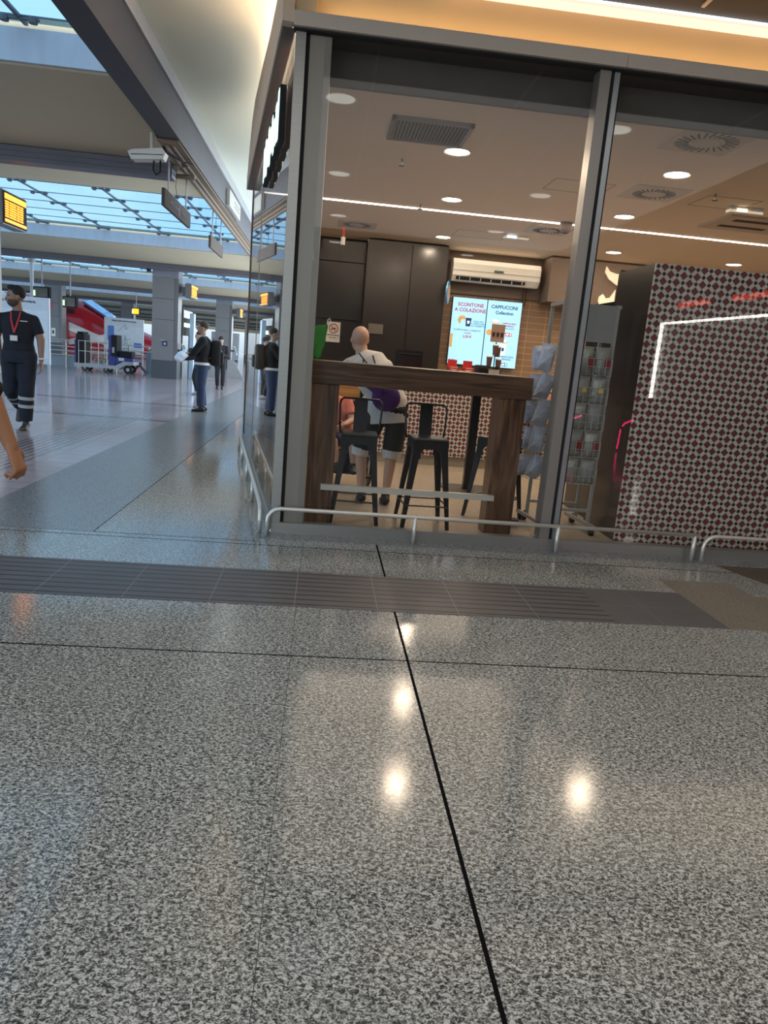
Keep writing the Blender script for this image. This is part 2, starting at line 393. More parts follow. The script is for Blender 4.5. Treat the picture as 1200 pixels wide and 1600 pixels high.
def remeshed(mb, voxel, smooth_it=2):
    """fuse overlapping limbs into one continuous surface; returns an MB"""
    me = bpy.data.meshes.new('tmp'); bmesh.ops.recalc_face_normals(mb.bm, faces=mb.bm.faces); mb.bm.to_mesh(me); mb.bm.free()
    o = bpy.data.objects.new('tmp', me); COL.objects.link(o)
    m = o.modifiers.new('r', 'REMESH'); m.mode = 'VOXEL'; m.voxel_size = voxel
    k = o.modifiers.new('s', 'SMOOTH'); k.iterations = smooth_it; k.factor = .5
    bpy.context.view_layer.update()
    me2 = bpy.data.meshes.new_from_object(o.evaluated_get(bpy.context.evaluated_depsgraph_get()))
    bpy.data.objects.remove(o); bpy.data.meshes.remove(me)
    r = MB(); r.bm.from_mesh(me2); bpy.data.meshes.remove(me2)
    return r

# ================================================================== STRUCTURE
# ---- floors
def floorpoly(name, poly, mat, z0=-.08, z1=0.): return struct(name, MB().prism(poly, z0, z1, 'z'), mat)
SX0, SY0 = -.33, 5.58                     # front corner of the shop
SD = Vector((-.90, 6.18, 0)).normalized() # direction of the slanting side wall
SN = Vector((-SD.y, SD.x, 0))             # its outward normal
def sidept(d, off=0., z=0.): p = Vector((SX0, SY0, 0)) + SD*d + SN*off; return Vector((p.x, p.y, z))
e1, e2 = sidept(0), sidept(8.4)
floorpoly('floor', [(-2.63, -12), (9, -12), (9, 3.92), (-2.63, 3.92)], G_MAIN)
floorpoly('floor', [(-2.63, 4.58), (-1.6, 4.58), (-1.6, 5.3), (-2.63, 5.3)], G_MAIN)
floorpoly('floor', [(-1.6, 4.58), (2.535, 4.58), (2.535, 4.9), (2.1, 4.9), (2.1, 5.58), (e1.x, 5.58), (-1.12, 11.0), (-1.12, 200), (-1.6, 200)], G_MAIN)
floorpoly('floor', [(2.1, 4.9), (3.1, 4.9), (3.1, 4.6), (9, 4.6), (9, 4.93), (3.4, 4.93), (3.25, 5.42), (9, 5.42), (9, 5.58), (2.1, 5.58)], G_MAIN)
floorpoly('floor', [(2.535, 3.92), (9, 3.92), (9, 4.6), (3.1, 4.6), (3.1, 4.9), (2.535, 4.9)], G_TAN)
floorpoly('floor', [(3.4, 4.93), (9, 4.93), (9, 5.42), (3.25, 5.42)], granite('granite_mat', (.20, .15, .10), (.11, .08, .05), (.045, .03, .02), .8, slabs=False, sc=1.2))
floorpoly('floor', [(-2.63, 5.3), (-1.6, 5.3), (-1.6, 200), (-2.63, 200)], G_BAND)
floorpoly('floor', [(-40, -12), (-2.63, -12), (-2.63, 29.2), (-40, 29.2)], CONC)
floorpoly('floor', [(-60, 29.2), (-13, 29.2), (-13, 200), (-60, 200)], pm('track_bed', (.20, .21, .2), .9, 0, .3, 3), -.9, -.7)
floorpoly('floor', [(-13, 29.2), (-2.63, 29.2), (-2.63, 200), (-13, 200)], CONC)
floorpoly('floor', [(e1.x+.02, 5.585), (9, 5.585), (9, 14.2), (-1.1, 14.2), (-1.1, 11.2)], G_SHOP)
# guide paving let into the granite
o = struct('trim_1', MB().box(-2.63, 1.83, 3.92, 4.58, -.05, .003), TACT)
o = struct('trim_2', MB().box(1.83, 2.535, 3.92, 4.58, -.05, .003), TACTD)
# slab threshold in front of the shop
struct('trim_3', MB().box(-.43, 9, 5.40, 5.575, -.05, .004), G_BAND)

# ---- station roof: cross bays every 15 m, each a tan soffit on either side of a duct with roof glass between
XL, XR = -60, -2.27
for i in range(-1, 11):
    Y0 = 11.6 + 15*i
    yy0, yy1 = Y0-2.9, Y0+3.4
    struct('ceiling', MB().prism([(yy0, 4.08), (yy0, 4.55), (yy1, 4.55), (yy1, 4.08), (Y0+.25, 3.87), (Y0-.25, 3.87)], XL, XR, 'x'), SOFFIT)
    struct('ceiling', MB().box(XL, XR, yy0-.06, yy0-.005, 4.10, 4.42), FASC)
    if i < 8:
        d = MB()
        d.box(-59.6, -2.32, Y0-.29, Y0-.01, 3.66, 3.86).box(-59.6, -2.32, Y0-.31, Y0-.01, 3.72, 3.735).box(-59.6, -2.32, Y0-.31, Y0-.01, 3.79, 3.805)
        o = d.build('cable_duct', DUCT); tag(o, 'grey ribbed cable duct under the %s tan roof soffit' % ['soffit over the', 'soffit nearest the', 'second', 'third', 'fourth', 'fifth', 'sixth', 'seventh', 'eighth'][i+1], 'duct', 'cable ducts across the hall')
        struct('trim_4', MB().cyl((XL, Y0+.3, 3.80), (-2.1, Y0+.3, 3.80), .035, 8).cyl((XL, Y0-.24, 3.83), (-2.1, Y0-.24, 3.83), .02, 8), pm('pipe_tan', (.30, .25, .18), .6))
    # roof glass with its bars
    if i < 7:
        ga, gb = yy1-.05, Y0+15-2.9-.06
        win = sempty('window_%d' % (i+10), (-30, (ga+gb)/2, 4.5))
        MB().box(XL, XR, ga, gb, 4.47, 4.49).build('pane', ROOFGLASS, win)
        fr = MB(); k = XR-1.0
        while k > -32: fr.box(k-.02, k+.02, ga, gb, 4.44, 4.47); k -= 1.75
        j = ga+1
        while j < gb: fr.box(XL, XR, j-.008, j+.008, 4.455, 4.47); j += 1.25
        fr.build('glazing_bar', pm('glazing_bar', (.12, .14, .17), .5), win)
        if i < 2:
            cl = MB(); k = XR-1.0
            while k > -16:
                j = ga+1
                while j < gb: cl.box(k-.2, k+.2, j-.02, j+.02, 4.425, 4.445).cyl((k-.14, j, 4.40), (k-.14, j, 4.45), .045, 8).cyl((k+.14, j, 4.40), (k+.14, j, 4.45), .045, 8); j += 1.25
                k -= 1.75
            cl.build('clip', pm('glass_clip', (.10, .11, .13), .5), win)
# ---- longitudinal beam and the pale soffit between it and the shop
struct('ceiling', MB().box(-2.27, -2.0, -12, 75, 3.89, 4.35), BEAM)
struct('trim_5', MB().box(-2.10, -1.97, -12, 75, 4.33, 4.49), BEAML)
struct('trim_6', MB().box(-2.29, -2.02, 10.2, 75, 3.865, 3.888), pm('beam_underside', (.26, .19, .13), .8, 0, .25, 2))
struct('ceiling', MB().prism([(-2.0, -12), (-.45, -12), (-.45, 5.5), (-.15, 5.6), (sidept(6.2, -.4).x, sidept(6.2).y), (-1.2, 14.2), (-1.2, 75), (-2.0, 75)], 4.5, 4.6, 'z'), PALE)
# dark canopy ceiling over the entrance
struct('ceiling', MB().box(-.45, 9, -12, 5.62, 4.0, 4.1), DARKG)
struct('wall_canopy', MB().box(-.49, -.455, -12, 5.2, 4.0, 4.495), PALE)
struct('wall_skyblock', MB().box(-2.6, 9, -12.2, -12, 0, 4.1), pm('skyblock_behind', (.10, .09, .085), .7))  # unseen dark wall added to keep open sky out of the glass reflections
struct('wall_right', MB().box(9, 9.2, -12.2, 5.6, 0, 4.1), pm('skyblock_right', (.06, .055, .05), .7))  # unseen outside wall added to shut out sky light from this side
for x in (1.75, 2.47, 4.0, 5.5, 7.0, .3):
    o = MB().box(x-.012, x+.012, -9, 5.5, 3.985, 3.999).build('ceiling_batten', pm('batten', (.5, .42, .36), .5)); tag(o, 'thin pale batten on the dark canopy, %s' % {1.75: 'first one seen above the warm light strip', 2.47: 'second one seen above the warm light strip', 4.0: 'third from the corner', 5.5: 'fourth from the corner', 7.0: 'fifth from the corner', .3: 'next to the shop corner'}[x], 'batten', 'ceiling battens')

# ---- pillars
def pillar(X, Y, which, w=.88, d=.7, signs=False):
    t = sempty('pillar', (X+w/2, Y+d/2, 0)); tag(t, which, 'pillar', 'station pillars', 'structure')
    b = MB().box(X, X+w, Y, Y+d, 0, .63)
    b.build('base_panel', PILLD, t)
    s = MB(); z = .635
    while z < 3.3: s.box(X, X+w-.14, Y, Y+d, z, min(3.42, z+.69)); z += .70
    s.build('cladding', PILL, t)
    MB().box(X+w-.138, X+w, Y+.03, Y+d, .635, 3.42).build('corner_post', ALU_D, t)
    MB().box(X, X+w, Y, Y+d, 3.425, 3.88).build('head', PILLT, t)
    return t
pillar(-6.04, 11.75, 'grey clad pillar at the picture edge behind the departures display')
P1 = pillar(-6.04, 26.6, 'grey clad pillar with dark base behind the man with a backpack')
pillar(-6.04, 41.6, 'grey clad pillar behind the woman in black')
pillar(-6.04, 56.6, 'slim far grey pillar beside the shop glass edge')
pillar(-6.04, 71.6, 'farthest grey pillar of the near row')
pillar(-15.07, 41.6, 'pale grey pillar in front of the red train nose')
pillar(-15.07, 56.6, 'pale pillar rising behind the white map board')
pillar(-15.07, 71.6, 'far pale pillar of the second row')
pillar(-24.1, 56.6, 'far pillar of the third row')
# ---- far side walls that close the hall
struct('wall_far', MB().box(-60, 3, 175, 176, -1, 4.5), pm('far_wall', (.5, .52, .55), .9))
struct('wall_left', MB().box(-60, -59.7, 60, 175, -1, 4.5), pm('far_wall2', (.42, .44, .48), .9))

# ================================================================== SHOP SHELL
struct('ceiling', MB().prism([(sidept(.3).x+.03, 5.86), (9, 5.86), (9, 14.2), (-1.1, 14.2), (-1.1, 11.3)], 3.40, 3.50, 'z'), SHOPC)
struct('ceiling', MB().box(-.33, 9, 5.60, 5.855, 3.56, 3.60), pm('head_recess', (.08, .075, .07), .8))
struct('wall_bulkhead', MB().box(-.34, 9, 5.855, 5.90, 3.33, 3.60), pm('bulkhead', (.10, .09, .08), .8))
struct('wall_back', MB().box(-1.15, 9, 13.72, 13.9, 0, 3.5), BRICK)
struct('wall_back', MB().box(2.0, 9, 13.665, 13.72, 2.66, 3.4), BROWNW)
struct('wall_right', MB().box(8.8, 9, 5.6, 13.7, 0, 3.5), BROWNW)
struct('wall_back', MB().box(3.88, 8.8, 13.1, 13.72, 2.62, 3.4), BROWNW)
struct('wall_left', MB().box(-1.15, -1.05, 11.45, 13.9, 0, 3.4), pm('outer_wall', (.3, .28, .26), .7))
# black panelled wall and the black block in front of it
pw = MB()
for z0, z1 in ((0, 2.0), (2.01, 3.0), (3.01, 3.4)): pw.box(-1.04, .62, 13.55, 13.70, z0, z1-.005)
struct('wall_back', pw, BLACKP)
t = thing('tall_cabinet', (1.34, 13.4, 0), 'tall black two-panel cabinet to the ceiling, beside the menu screens', 'cabinet')
MB().box(.66, 2.04, 13.2, 13.70, 0, 3.395).build('carcass', BLACKM, t)
MB().box(.63, 1.405, 13.14, 13.2, .02, 3.38).build('door', BLACKP, t)
MB().box(1.415, 2.04, 13.14, 13.2, .02, 3.38).build('door', BLACKP, t)

# ---- front glazing
win = sempty('window_1', (.85, 5.585, 0)); MB().box(-.13, 1.83, 5.578, 5.590, .09, 3.56).build('pane', GLASS, win)
win = sempty('window_2', (5.4, 5.585, 0)); MB().box(1.97, 8.9, 5.578, 5.590, .09, 3.56).build('pane', GLASS, win)
struct('baseboard_front', MB().box(-.33, 1.955, 5.56, 5.64, 0, .092).box(1.96, 8.9, 5.56, 5.64, 0, .090), ALU)
# corner post: outer frame, shadow groove, inner post
tr = MB().box(-.334, -.262, 5.562, 5.64, .093, 3.55); struct('trim_7', tr, ALU)
struct('trim_8', MB().box(-.262, -.235, 5.60, 5.66, .093, 3.55), BLACKM)
struct('trim_9', MB().box(-.235, -.085, 5.595, 5.75, .0, 3.56), pm('post_beige', (.27, .25, .215), .45, .3, .06, 1))
# centre mullion
struct('trim_10', MB().box(1.825, 1.905, 5.56, 5.70, .09, 3.55), pm('mullion', (.30, .275, .25), .4, .5, .06, 1))
struct('trim_11', MB().box(1.905, 1.935, 5.585, 5.70, .09, 3.55), BLACKM)
struct('trim_12', MB().box(1.935, 1.975, 5.57, 5.66, .09, 3.55), pm('mullion_edge', (.33, .345, .35), .3, .5, .06, 1))
struct('trim_13', MB().box(1.981, 1.985, 5.572, 5.6, .09, 3.55), BLACKM)
# head sill, warm cove panel and light strip above it
struct('trim_14', MB().box(-.345, 1.988, 5.50, 5.60, 3.555, 3.645).box(1.992, 9, 5.50, 5.60, 3.555, 3.645), GREYB)
struct('trim_15', MB().box(-.345, 9, 5.53, 5.60, 3.543, 3.553), BLACKM)
struct('wall_cove', MB().box(-.20, 9, 5.68, 5.72, 3.60, 3.93), CREAM)
struct('wall_cove', MB().box(-.36, -.20, 5.60, 5.72, 3.60, 4.0), CREAM)
LED = emis('led_warm', (1.0, .64, .30), 10.0)
o = MB().box(-.15, 8.9, 5.545, 5.575, 3.646, 3.656).build('led_strip', LED); tag(o, 'warm light strip hidden on top of the shop window head', 'light strip')
o = MB().prism([(5.60, 3.955), (5.68, 3.93), (5.70, 3.94), (5.62, 3.985)], .62, 8.9, 'x').build('led_profile', emis('led_profile', (1.0, .72, .56), .85)); tag(o, 'bright pinkish-white light profile along the top of the yellow cove', 'light strip')

# ---- slanting side glazing
def sprism(mb, d0, d1, o0, o1, z0, z1):
    pts = [sidept(d0, o0), sidept(d1, o0), sidept(d1, o1), sidept(d0, o1)]
    return mb.prism([(p.x, p.y) for p in pts], z0, z1, 'z')
win = sempty('window_3', tuple(sidept(1.6))); sprism(MB(), .08, 3.35, -.012, 0, .09, 3.6).build('pane', GLASS_S, win)
win = sempty('window_4', tuple(sidept(4.7))); sprism(MB(), 3.38, 5.72, -.012, 0, .09, 3.6).build('pane', GLASS_S, win)
struct('trim_16', sprism(MB(), 3.35, 3.38, -.02, .004, .09, 3.6), ALU)
struct('trim_17', sprism(MB(), 5.72, 5.78, -.04, .012, 0, 3.75), pm('frame_brown', (.12, .09, .07), .4, .4))
struct('baseboard_side', sprism(MB(), 0.10, 5.72, -.05, .01, 0, .088), ALU)
# fascia band over the side glass with a rising upper edge, and its hidden light
fb = MB(); prof = [(0, 3.95), (1.5, 4.03), (2.6, 4.15), (4.0, 4.27), (4.7, 4.22), (5.4, 3.95), (5.8, 3.75), (5.8, 3.6), (0, 3.6)]
A = [fb.bm.verts.new(sidept(d, .10, z)) for d, z in prof]; B = [fb.bm.verts.new(sidept(d, .02, z)) for d, z in prof]
fb.bm.faces.new(A); fb.bm.faces.new(list(reversed(B)))
for i in range(len(A)): fb.bm.faces.new((A[i], B[i], B[(i+1) % len(A)], A[(i+1) % len(A)]))
struct('wall_fascia', fb, pm('fascia_beige', (.78, .60, .44), .5, 0, .05, 1))
struct('trim_18', sprism(MB(), 0.1, 5.7, .0, .09, 3.585, 3.6), pm('fascia_lip', (.10, .07, .06), .5))
ls = MB()
for d in range(0, 11):
    d0, d1 = .05+d*.5, .5+d*.5; ls2 = sprism(ls, d0, d1, .015, .055, 3.975, 3.985) if False else None
lsm = MB().rings([sidept(d*.54+.1, .0, 3.84+.27*sin(pi*min(1, d/8.5))) for d in range(10)], [.012]*10, 6)
o = lsm.build('led_strip', emis('led_side', (1.0, .60, .32), 55.0)); tag(o, 'warm light strip washing the pale ceiling beside the shop', 'light strip')

# letters of the shop sign on the side glass, lit towards the concourse
t = thing('shop_sign', tuple(sidept(1.8, .1, 3.0)), 'row of white lit shop letters with black sides on the side glazing', 'sign')
LIT = emis('sign_face', (.72, 1.0, .92), 1.0)
dd0 = .55
hs = [(.0, .0), (.04, .02), (.10, .0), (.02, .06), (.06, .0), (.0, .04), (.05, .0), (.0, .03), (.03, .02)]
dd = dd0
for i, (a, b) in enumerate(hs):
    top, bot = 3.38-a, 2.98+b; w_ = .16
    c = MB(); sprism(c, dd, dd+w_, .005, .052, bot, top)
    if i % 2 == 0: sprism(c, dd+w_, dd+w_+.04, .005, .052, bot, bot+(top-bot)*.45)
    L = c.build('letter', BLACKM, t)
    f = MB(); sprism(f, dd+.02, dd+w_-.02, .053, .058, bot+.02, top-.02); f.build('letter_face', LIT, L)
    dd += .21

# ================================================================== OUTSIDE THE SHOP
# bumper rails (steel tube on posts)
def rail(p0, p1, posts, label, bend=(True, False)):
    p0, p1 = Vector(p0), Vector(p1); d = (p1-p0).normalized(); z = .215
    t = thing('bumper_rail', tuple(p0), label, 'rail', 'steel bumper rails at the shop foot')
    pts = []
    if bend[0]: pts += [p0+Vector((0, 0, 0)), p0+Vector((0, 0, z-.10))] + [p0 + d*.10*(1-cos(a)) + Vector((0, 0, z-.10+.10*sin(a))) for a in (pi/8, pi/4, 3*pi/8, pi/2)]
    else: pts += [p0+Vector((0, 0, z))]
    if bend[1]: pts += [p1 - d*.10*(1-cos(a)) + Vector((0, 0, z-.10+.10*sin(a))) for a in (pi/2, 3*pi/8, pi/4, pi/8)] + [p1+Vector((0, 0, z-.10)), p1]
    else: pts += [p1+Vector((0, 0, z))]
    MB().rings(pts, [.0165]*len(pts), 12).build('rail_tube', STEEL, t, smooth=True)
    for q in posts:
        p = p0 + d*q; MB().cyl(p, p+Vector((0, 0, z)), .017, 12).build('post', STEEL, t, smooth=True)
    return t
rail((-.355, 5.50, 0), (3.13, 5.50, 0), [1.15, 2.31, 3.46], 'long steel rail in front of the bar table and display stand')
rail((3.19, 5.50, 0), (7.5, 5.50, 0), [1.2, 2.4, 3.6], 'steel rail in front of the mosaic tile block')
a0, a1 = sidept(-.02, .09), sidept(4.6, .10)
rail(a0, a1, [1.15, 2.25, 3.55], 'steel rail running along the side glass', (True, True))

# canopy downlights above the entrance (seen again in the glass)
def downlight(name, x, y, z, r, lens, label, group, power=None, color=(1, .8, .58)):
    t = thing(name, (x, y, z), label, 'ceiling light', group)
    MB().lathe([(r*.92, -.002), (r*1.08, -.012), (r*1.1, 0), (r*.92, 0)], (x, y, z)).build('trim_ring', WHITE, t)
    MB().lathe([(1e-5, -.006), (r*.92, -.006), (r*.92, -.001)], (x, y, z)).build('lens', lens, t)
    if power:
        l = bpy.data.lights.new('lamp', 'AREA'); l.shape = 'DISK'; l.size = r*1.6; l.energy = power; l.color = color
        o = bpy.data.objects.new('lamp', l); o.location = (0, 0, -.02); o.parent = t; COL.objects.link(o)
    return t
CAN = emis('canopy_lens', (.95, 1.0, .92), 4.0)
for x, y, w in ((0, 2.9, 'directly above the camera side'), (2.95, 2.95, 'above the guide paving end'), (0.05, -.35, 'second row, near the corner'), (3.1, -.35, 'second row, towards the entrance'), (.1, -3.7, 'third row near the corner'), (3.2, -3.7, 'third row towards the entrance'), (.1, -7.2, 'fourth row near the corner'), (3.3, -7.2, 'fourth row towards the entrance')):
    downlight('canopy_downlight', x, y, 3.998, .165, CAN, 'round canopy downlight seen mirrored in the glass, '+w, 'canopy downlights')

# things the glass mirrors: the entrance across the way, behind the viewpoint
struct('wall_opposite', MB().box(7.45, 7.6, -9, 1.5, 0, 4), pm('opposite_wall', (.05, .048, .05), .5))
t = thing('lit_doorway', (7.4, -4.8, 0), 'white light line round a doorway, mirrored on the mosaic block', 'light')
MB().box(7.36, 7.42, -4.85, -4.79, 1.0, 2.66).build('upright', emis('white_line', (1, .98, .93), 16.0), t)
MB().box(7.36, 7.42, -4.79, .9, 2.62, 2.66).build('lintel_line', MATS['white_line'], t)
t = thing('red_lettering', (7.4, -2, 2.9), 'small red lit lettering above the doorway, mirrored on the mosaic', 'sign')
RED = emis('red_letters', (1, .09, .05), 4)
for y0, n_ in ((-4.2, 12), (-2.1, 17)):
    for k in range(n_):
        MB().box(7.38, 7.42, y0+k*.105, y0+k*.105+.07, 2.95, 3.03+(.03 if k % 3 == 0 else 0)).build('letter', RED, t)
PINK = emis('pink_neon', (1, .02, .16), 9)
for X, Y, which in ((4.75, -2.5, 'mirrored on the display stand'), (5.8, -2.5, 'mirrored on the dark block side')):
    o = MB().rings([(X, Y, .04), (X+.02, Y, .42)], [.017, .017], 8).rings([(X+.04, Y, .48), (X+.08, Y+.02, .55), (X+.24, Y+.06, .64)], [.016]*3, 8).build('neon_tube', PINK); tag(o, 'bent pink neon tube, '+which, 'neon tube', 'pink neon tubes')

# ================================================================== SHOP INTERIOR
LENS = emis('downlight_lens', (1.0, .86, .68), 16.0)
for x, y, w in ((1.14, 7.43, 'first of the left file, beside the vent grille'), (1.45, 9.52, 'just before the thin ceiling light line'), (1.8, 12.34, 'in front of the black cabinet'), (3.31, 7.36, 'beside the large round diffuser'),
                (3.65, 9.44, 'between the mullion and the light line'), (4.6, 12.14, 'near the dark bulkhead at the back'), (6.67, 12.13, 'above the mosaic block')):
    downlight('shop_downlight', x, y, 3.398, .12, LENS, 'round warm ceiling downlight '+w, 'lit shop downlights', 11)
o = MB().box(-.95, 8.7, 10.27, 10.31, 3.39, 3.399).build('ceiling_light_line', emis('line_light', (1, .84, .74), 9.0)); tag(o, 'thin glowing light line across the shop ceiling', 'light strip')
def round_vent(x, y, r, label, square=.30):
    t = thing('round_diffuser', (x, y, 3.39), label, 'air diffuser', 'slotted ceiling diffusers')
    MB().box(x-square, x+square, y-square, y+square, 3.388, 3.399).build('plate', CEILP, t)
    m = MB()
    for k in range(24):
        a = 2*pi*k/24; m.obox((x+cos(a)*r*.74, y+sin(a)*r*.74, 3.387), (r*.42, .016, .006), (0, 0, a+.25))
    m.build('slot', VENTD, t); MB().lathe([(1e-5, 0), (r*.38, 0), (r*.46, .006)], (x, y, 3.380)).build('hub', CEILP, t)
round_vent(3.06, 6.33, .27, 'large round slotted diffuser at the top of the second pane'); round_vent(3.45, 8.17, .24, 'square-plated round diffuser behind the large one')
round_vent(.38, 12.0, .24, 'round slotted diffuser near the black wall'); round_vent(3.1, 10.85, .24, 'round slotted diffuser beside the mullion')
t = thing('vent_grille', (.79, 6.9, 3.39), 'rectangular louvred air grille in the shop ceiling', 'vent')
MB().box(.44, 1.14, 6.58, 6.62, 3.37, 3.40).box(.44, 1.14, 7.17, 7.21, 3.37, 3.40).box(.44, .475, 6.58, 7.21, 3.37, 3.40).box(1.105, 1.14, 6.58, 7.21, 3.37, 3.40).build('frame', pm('grille_grey', (.22, .19, .17), .5), t)
MB().box(.47, 1.11, 6.6, 7.19, 3.395, 3.399).build('backing', VENTD, t)
m = MB()
for k in range(20): m.obox((.49+k*.0315, 6.895, 3.383), (.004, .57, .026), (0, .5, 0))
m.build('louvre', pm('louvre', (.42, .38, .35), .5), t)
for x, y, w in ((.66, 7.92, 'beside the louvred grille'), (4.02, 7.92, 'beside the second pane diffusers'), (1.12, 10.0, 'next to the light line')):
    t = thing('sprinkler', (x, y, 3.36), 'small ceiling sprinkler '+w, 'sprinkler', 'ceiling sprinklers')
    MB().cyl((x, y, 3.34), (x, y, 3.399), .01, 8).build('stem', ALU_D, t); MB().lathe([(.035, -.066), (.035, -.06), (.008, -.055)], (x, y, 3.399), 10).build('deflector', ALU_D, t)
t = thing('smoke_detector', (3.15, 10.74, 3.30), 'brown dome detector hanging by the light line', 'detector')
MB().lathe([(.055, -.13), (.075, -.10), (.085, -.03), (.085, 0)], (3.15, 10.2, 3.399)).build('dome', BROWNW, t); MB().lathe([(1e-5, -.15), (.03, -.145), (.05, -.13)], (3.15, 10.2, 3.399)).build('lens', BLACK, t)
t = thing('cassette_vent', (5.0, 9.0, 3.39), 'flat ceiling air outlet at the picture edge', 'vent')
MB().box(4.65, 5.6, 8.7, 9.5, 3.375, 3.399).build('plate', CEILP, t); MB().box(4.8, 5.4, 8.85, 8.95, 3.37, 3.374).box(4.8, 5.4, 9.2, 9.3, 3.37, 3.374).build('slot', VENTD, t)
t = thing('emergency_light', (4.65, 8.5, 3.33), 'small white emergency light on the shop ceiling', 'light')
MB().box(4.42, 4.82, 8.32, 8.42, 3.33, 3.399, .01).build('housing', WHITE, t); MB().box(4.5, 4.62, 8.31, 8.325, 3.345, 3.375).build('diode', emis('dim_diode', (1, .85, .6), 1.5), t)
t = thing('emergency_light', (2.45, 10.9, 3.33), 'white emergency light near the black cabinet ceiling', 'light')
MB().box(2.62, 3.0, 11.5, 11.6, 3.34, 3.399, .01).build('housing', WHITE, t); MB().box(2.66, 2.8, 11.49, 11.5, 3.35, 3.38).build('diode', emis('cool_diode', (.6, .75, 1), 3), t)
hl = MB()
for (x0, x1, y0, y1) in ((2.3, 2.95, 8.0, 8.5), (1.9, 2.7, 11.5, 12.1), (4.0, 4.6, 8.0, 8.5)):
    for a in ((x0, x1, y0, y0+.008), (x0, x1, y1, y1+.008), (x0, x0+.008, y0, y1), (x1, x1+.008, y0, y1)): hl.box(*a, 3.397, 3.3995)
struct('trim_19', hl, pm('hatch_line', (.30, .25, .2), .8))
t = thing('hanging_bell', (.18, 12.2, 3.2), 'red and white hanging ceiling sensor near the black wall', 'sensor')
MB().cyl((.18, 12.2, 3.22), (.18, 12.2, 3.399), .02, 8).build('stem', pm('sensor_red', (.45, .03, .02), .5), t); MB().cyl((.18, 12.2, 3.1), (.18, 12.2, 3.22), .035, 10).build('bulb', WHITE, t)

# ---- bar table at the window
t = thing('bar_table', (.8, 6.2, 0), 'high dark walnut bar table standing behind the first window pane', 'table')
MB().box(-.10, 1.735, 5.95, 6.40, 1.17, 1.355, .006).build('tabletop', WOOD_H, t)
MB().box(-.085, .14, 5.975, 6.20, 0, 1.17, .004).build('leg', WOOD_V, t); MB().box(1.465, 1.70, 5.975, 6.20, 0, 1.17, .004).build('leg', WOOD_V, t)
fbm = MB().box(.04, 1.51, 5.925, 5.972, .305, .352); fbm.build('foot_bar', STEEL, t)
# ---- stools
def make_stool(x, y, rot, label):
    t = thing('bar_stool', (x, y, 0), label, 'stool', 'black metal bar stools')
    def W(p): return (p[0]+x, p[1]+y, p[2])
    def leg(sx, sy):
        m = MB(); top = Vector((sx*.145, sy*.145, .745)); bot = Vector((sx*.215, sy*.205, 0))
        prof = lambda c, s_: [(c.x, c.y), (c.x-sx*s_, c.y), (c.x-sx*s_, c.y-sy*.012), (c.x-sx*.012, c.y-sy*.012), (c.x-sx*.012, c.y-sy*s_), (c.x, c.y-sy*s_)]
        rows = []
        for f, s_ in ((0, .032), (.5, .048), (.85, .062), (1, .075)):
            c = bot.lerp(top, f); rows.append([m.bm.verts.new(W((a, b, c.z))) for a, b in prof(c, s_)])
        for i in range(3):
            for k in range(6): m.bm.faces.new((rows[i][k], rows[i][(k+1) % 6], rows[i+1][(k+1) % 6], rows[i+1][k]))
        m.bm.faces.new(rows[0]); m.bm.faces.new(rows[-1]); return m
    for sx in (-1, 1):
        for sy in (-1, 1): leg(sx, sy).build('leg', BLACK, t)
    MB().box(x-.155, x+.155, y-.155, y+.155, .742, .778, .014).build('seat', BLACK, t)
    ap = MB()
    for sx, sy in ((0, -1), (0, 1), (-1, 0), (1, 0)):
        pts = [(-.15, .75), (-.15, .60), (-.085, .60), (-.085, .655), (-.06, .685), (.06, .685), (.085, .655), (.085, .60), (.15, .60), (.15, .75)]
        if sx == 0: ap.prism([(x+a, z) for a, z in pts], y+sy*.150-.004, y+sy*.150+.004, 'y')
        else: ap.prism([(y+a, z) for a, z in pts], x+sx*.150-.004, x+sx*.150+.004, 'x')
    ap.build('apron', BLACK, t)
    st = MB(); zz = .20
    c = [W((.19, .19, zz)), W((-.19, .19, zz)), W((-.19, -.19, zz)), W((.19, -.19, zz))]
    for i in range(4): st.cyl(c[i], c[(i+1) % 4], .007, 8)
    st.build('foot_ring', BLACK, t)
    yb = .165
    lp = [(-.165, yb-.01, .74), (-.178, yb+.005, .84), (-.185, yb+.02, .99), (-.178, yb+.025, 1.025), (-.155, yb+.03, 1.045), (0, yb+.035, 1.048), (.155, yb+.03, 1.045), (.178, yb+.025, 1.025), (.185, yb+.02, .99), (.178, yb+.005, .84), (.165, yb-.01, .74)]
    MB().rings([W(p) for p in lp], [.0095]*len(lp), 8).build('back_frame', BLACK, t, smooth=True)
    m = MB(); m.obox(W((0, yb+.012, .90)), (.115, .006, .30), (-.1, 0, 0)); m.build('back_splat', BLACK, t)
    t.rotation_euler.z = 0
    if rot:
        for o in [x_ for x_ in bpy.data.objects if x_.parent == t]: o.data.transform(Matrix.Rotation(rot, 4, 'Z'))
    return t
make_stool(.945, 6.22, .06, 'black metal bar stool in the middle, under the table centre')
make_stool(.345, 6.22, -.04, 'black metal bar stool beside the left table leg')
make_stool(1.70, 6.70, -.75, 'black metal bar stool turned sideways behind the right table leg')
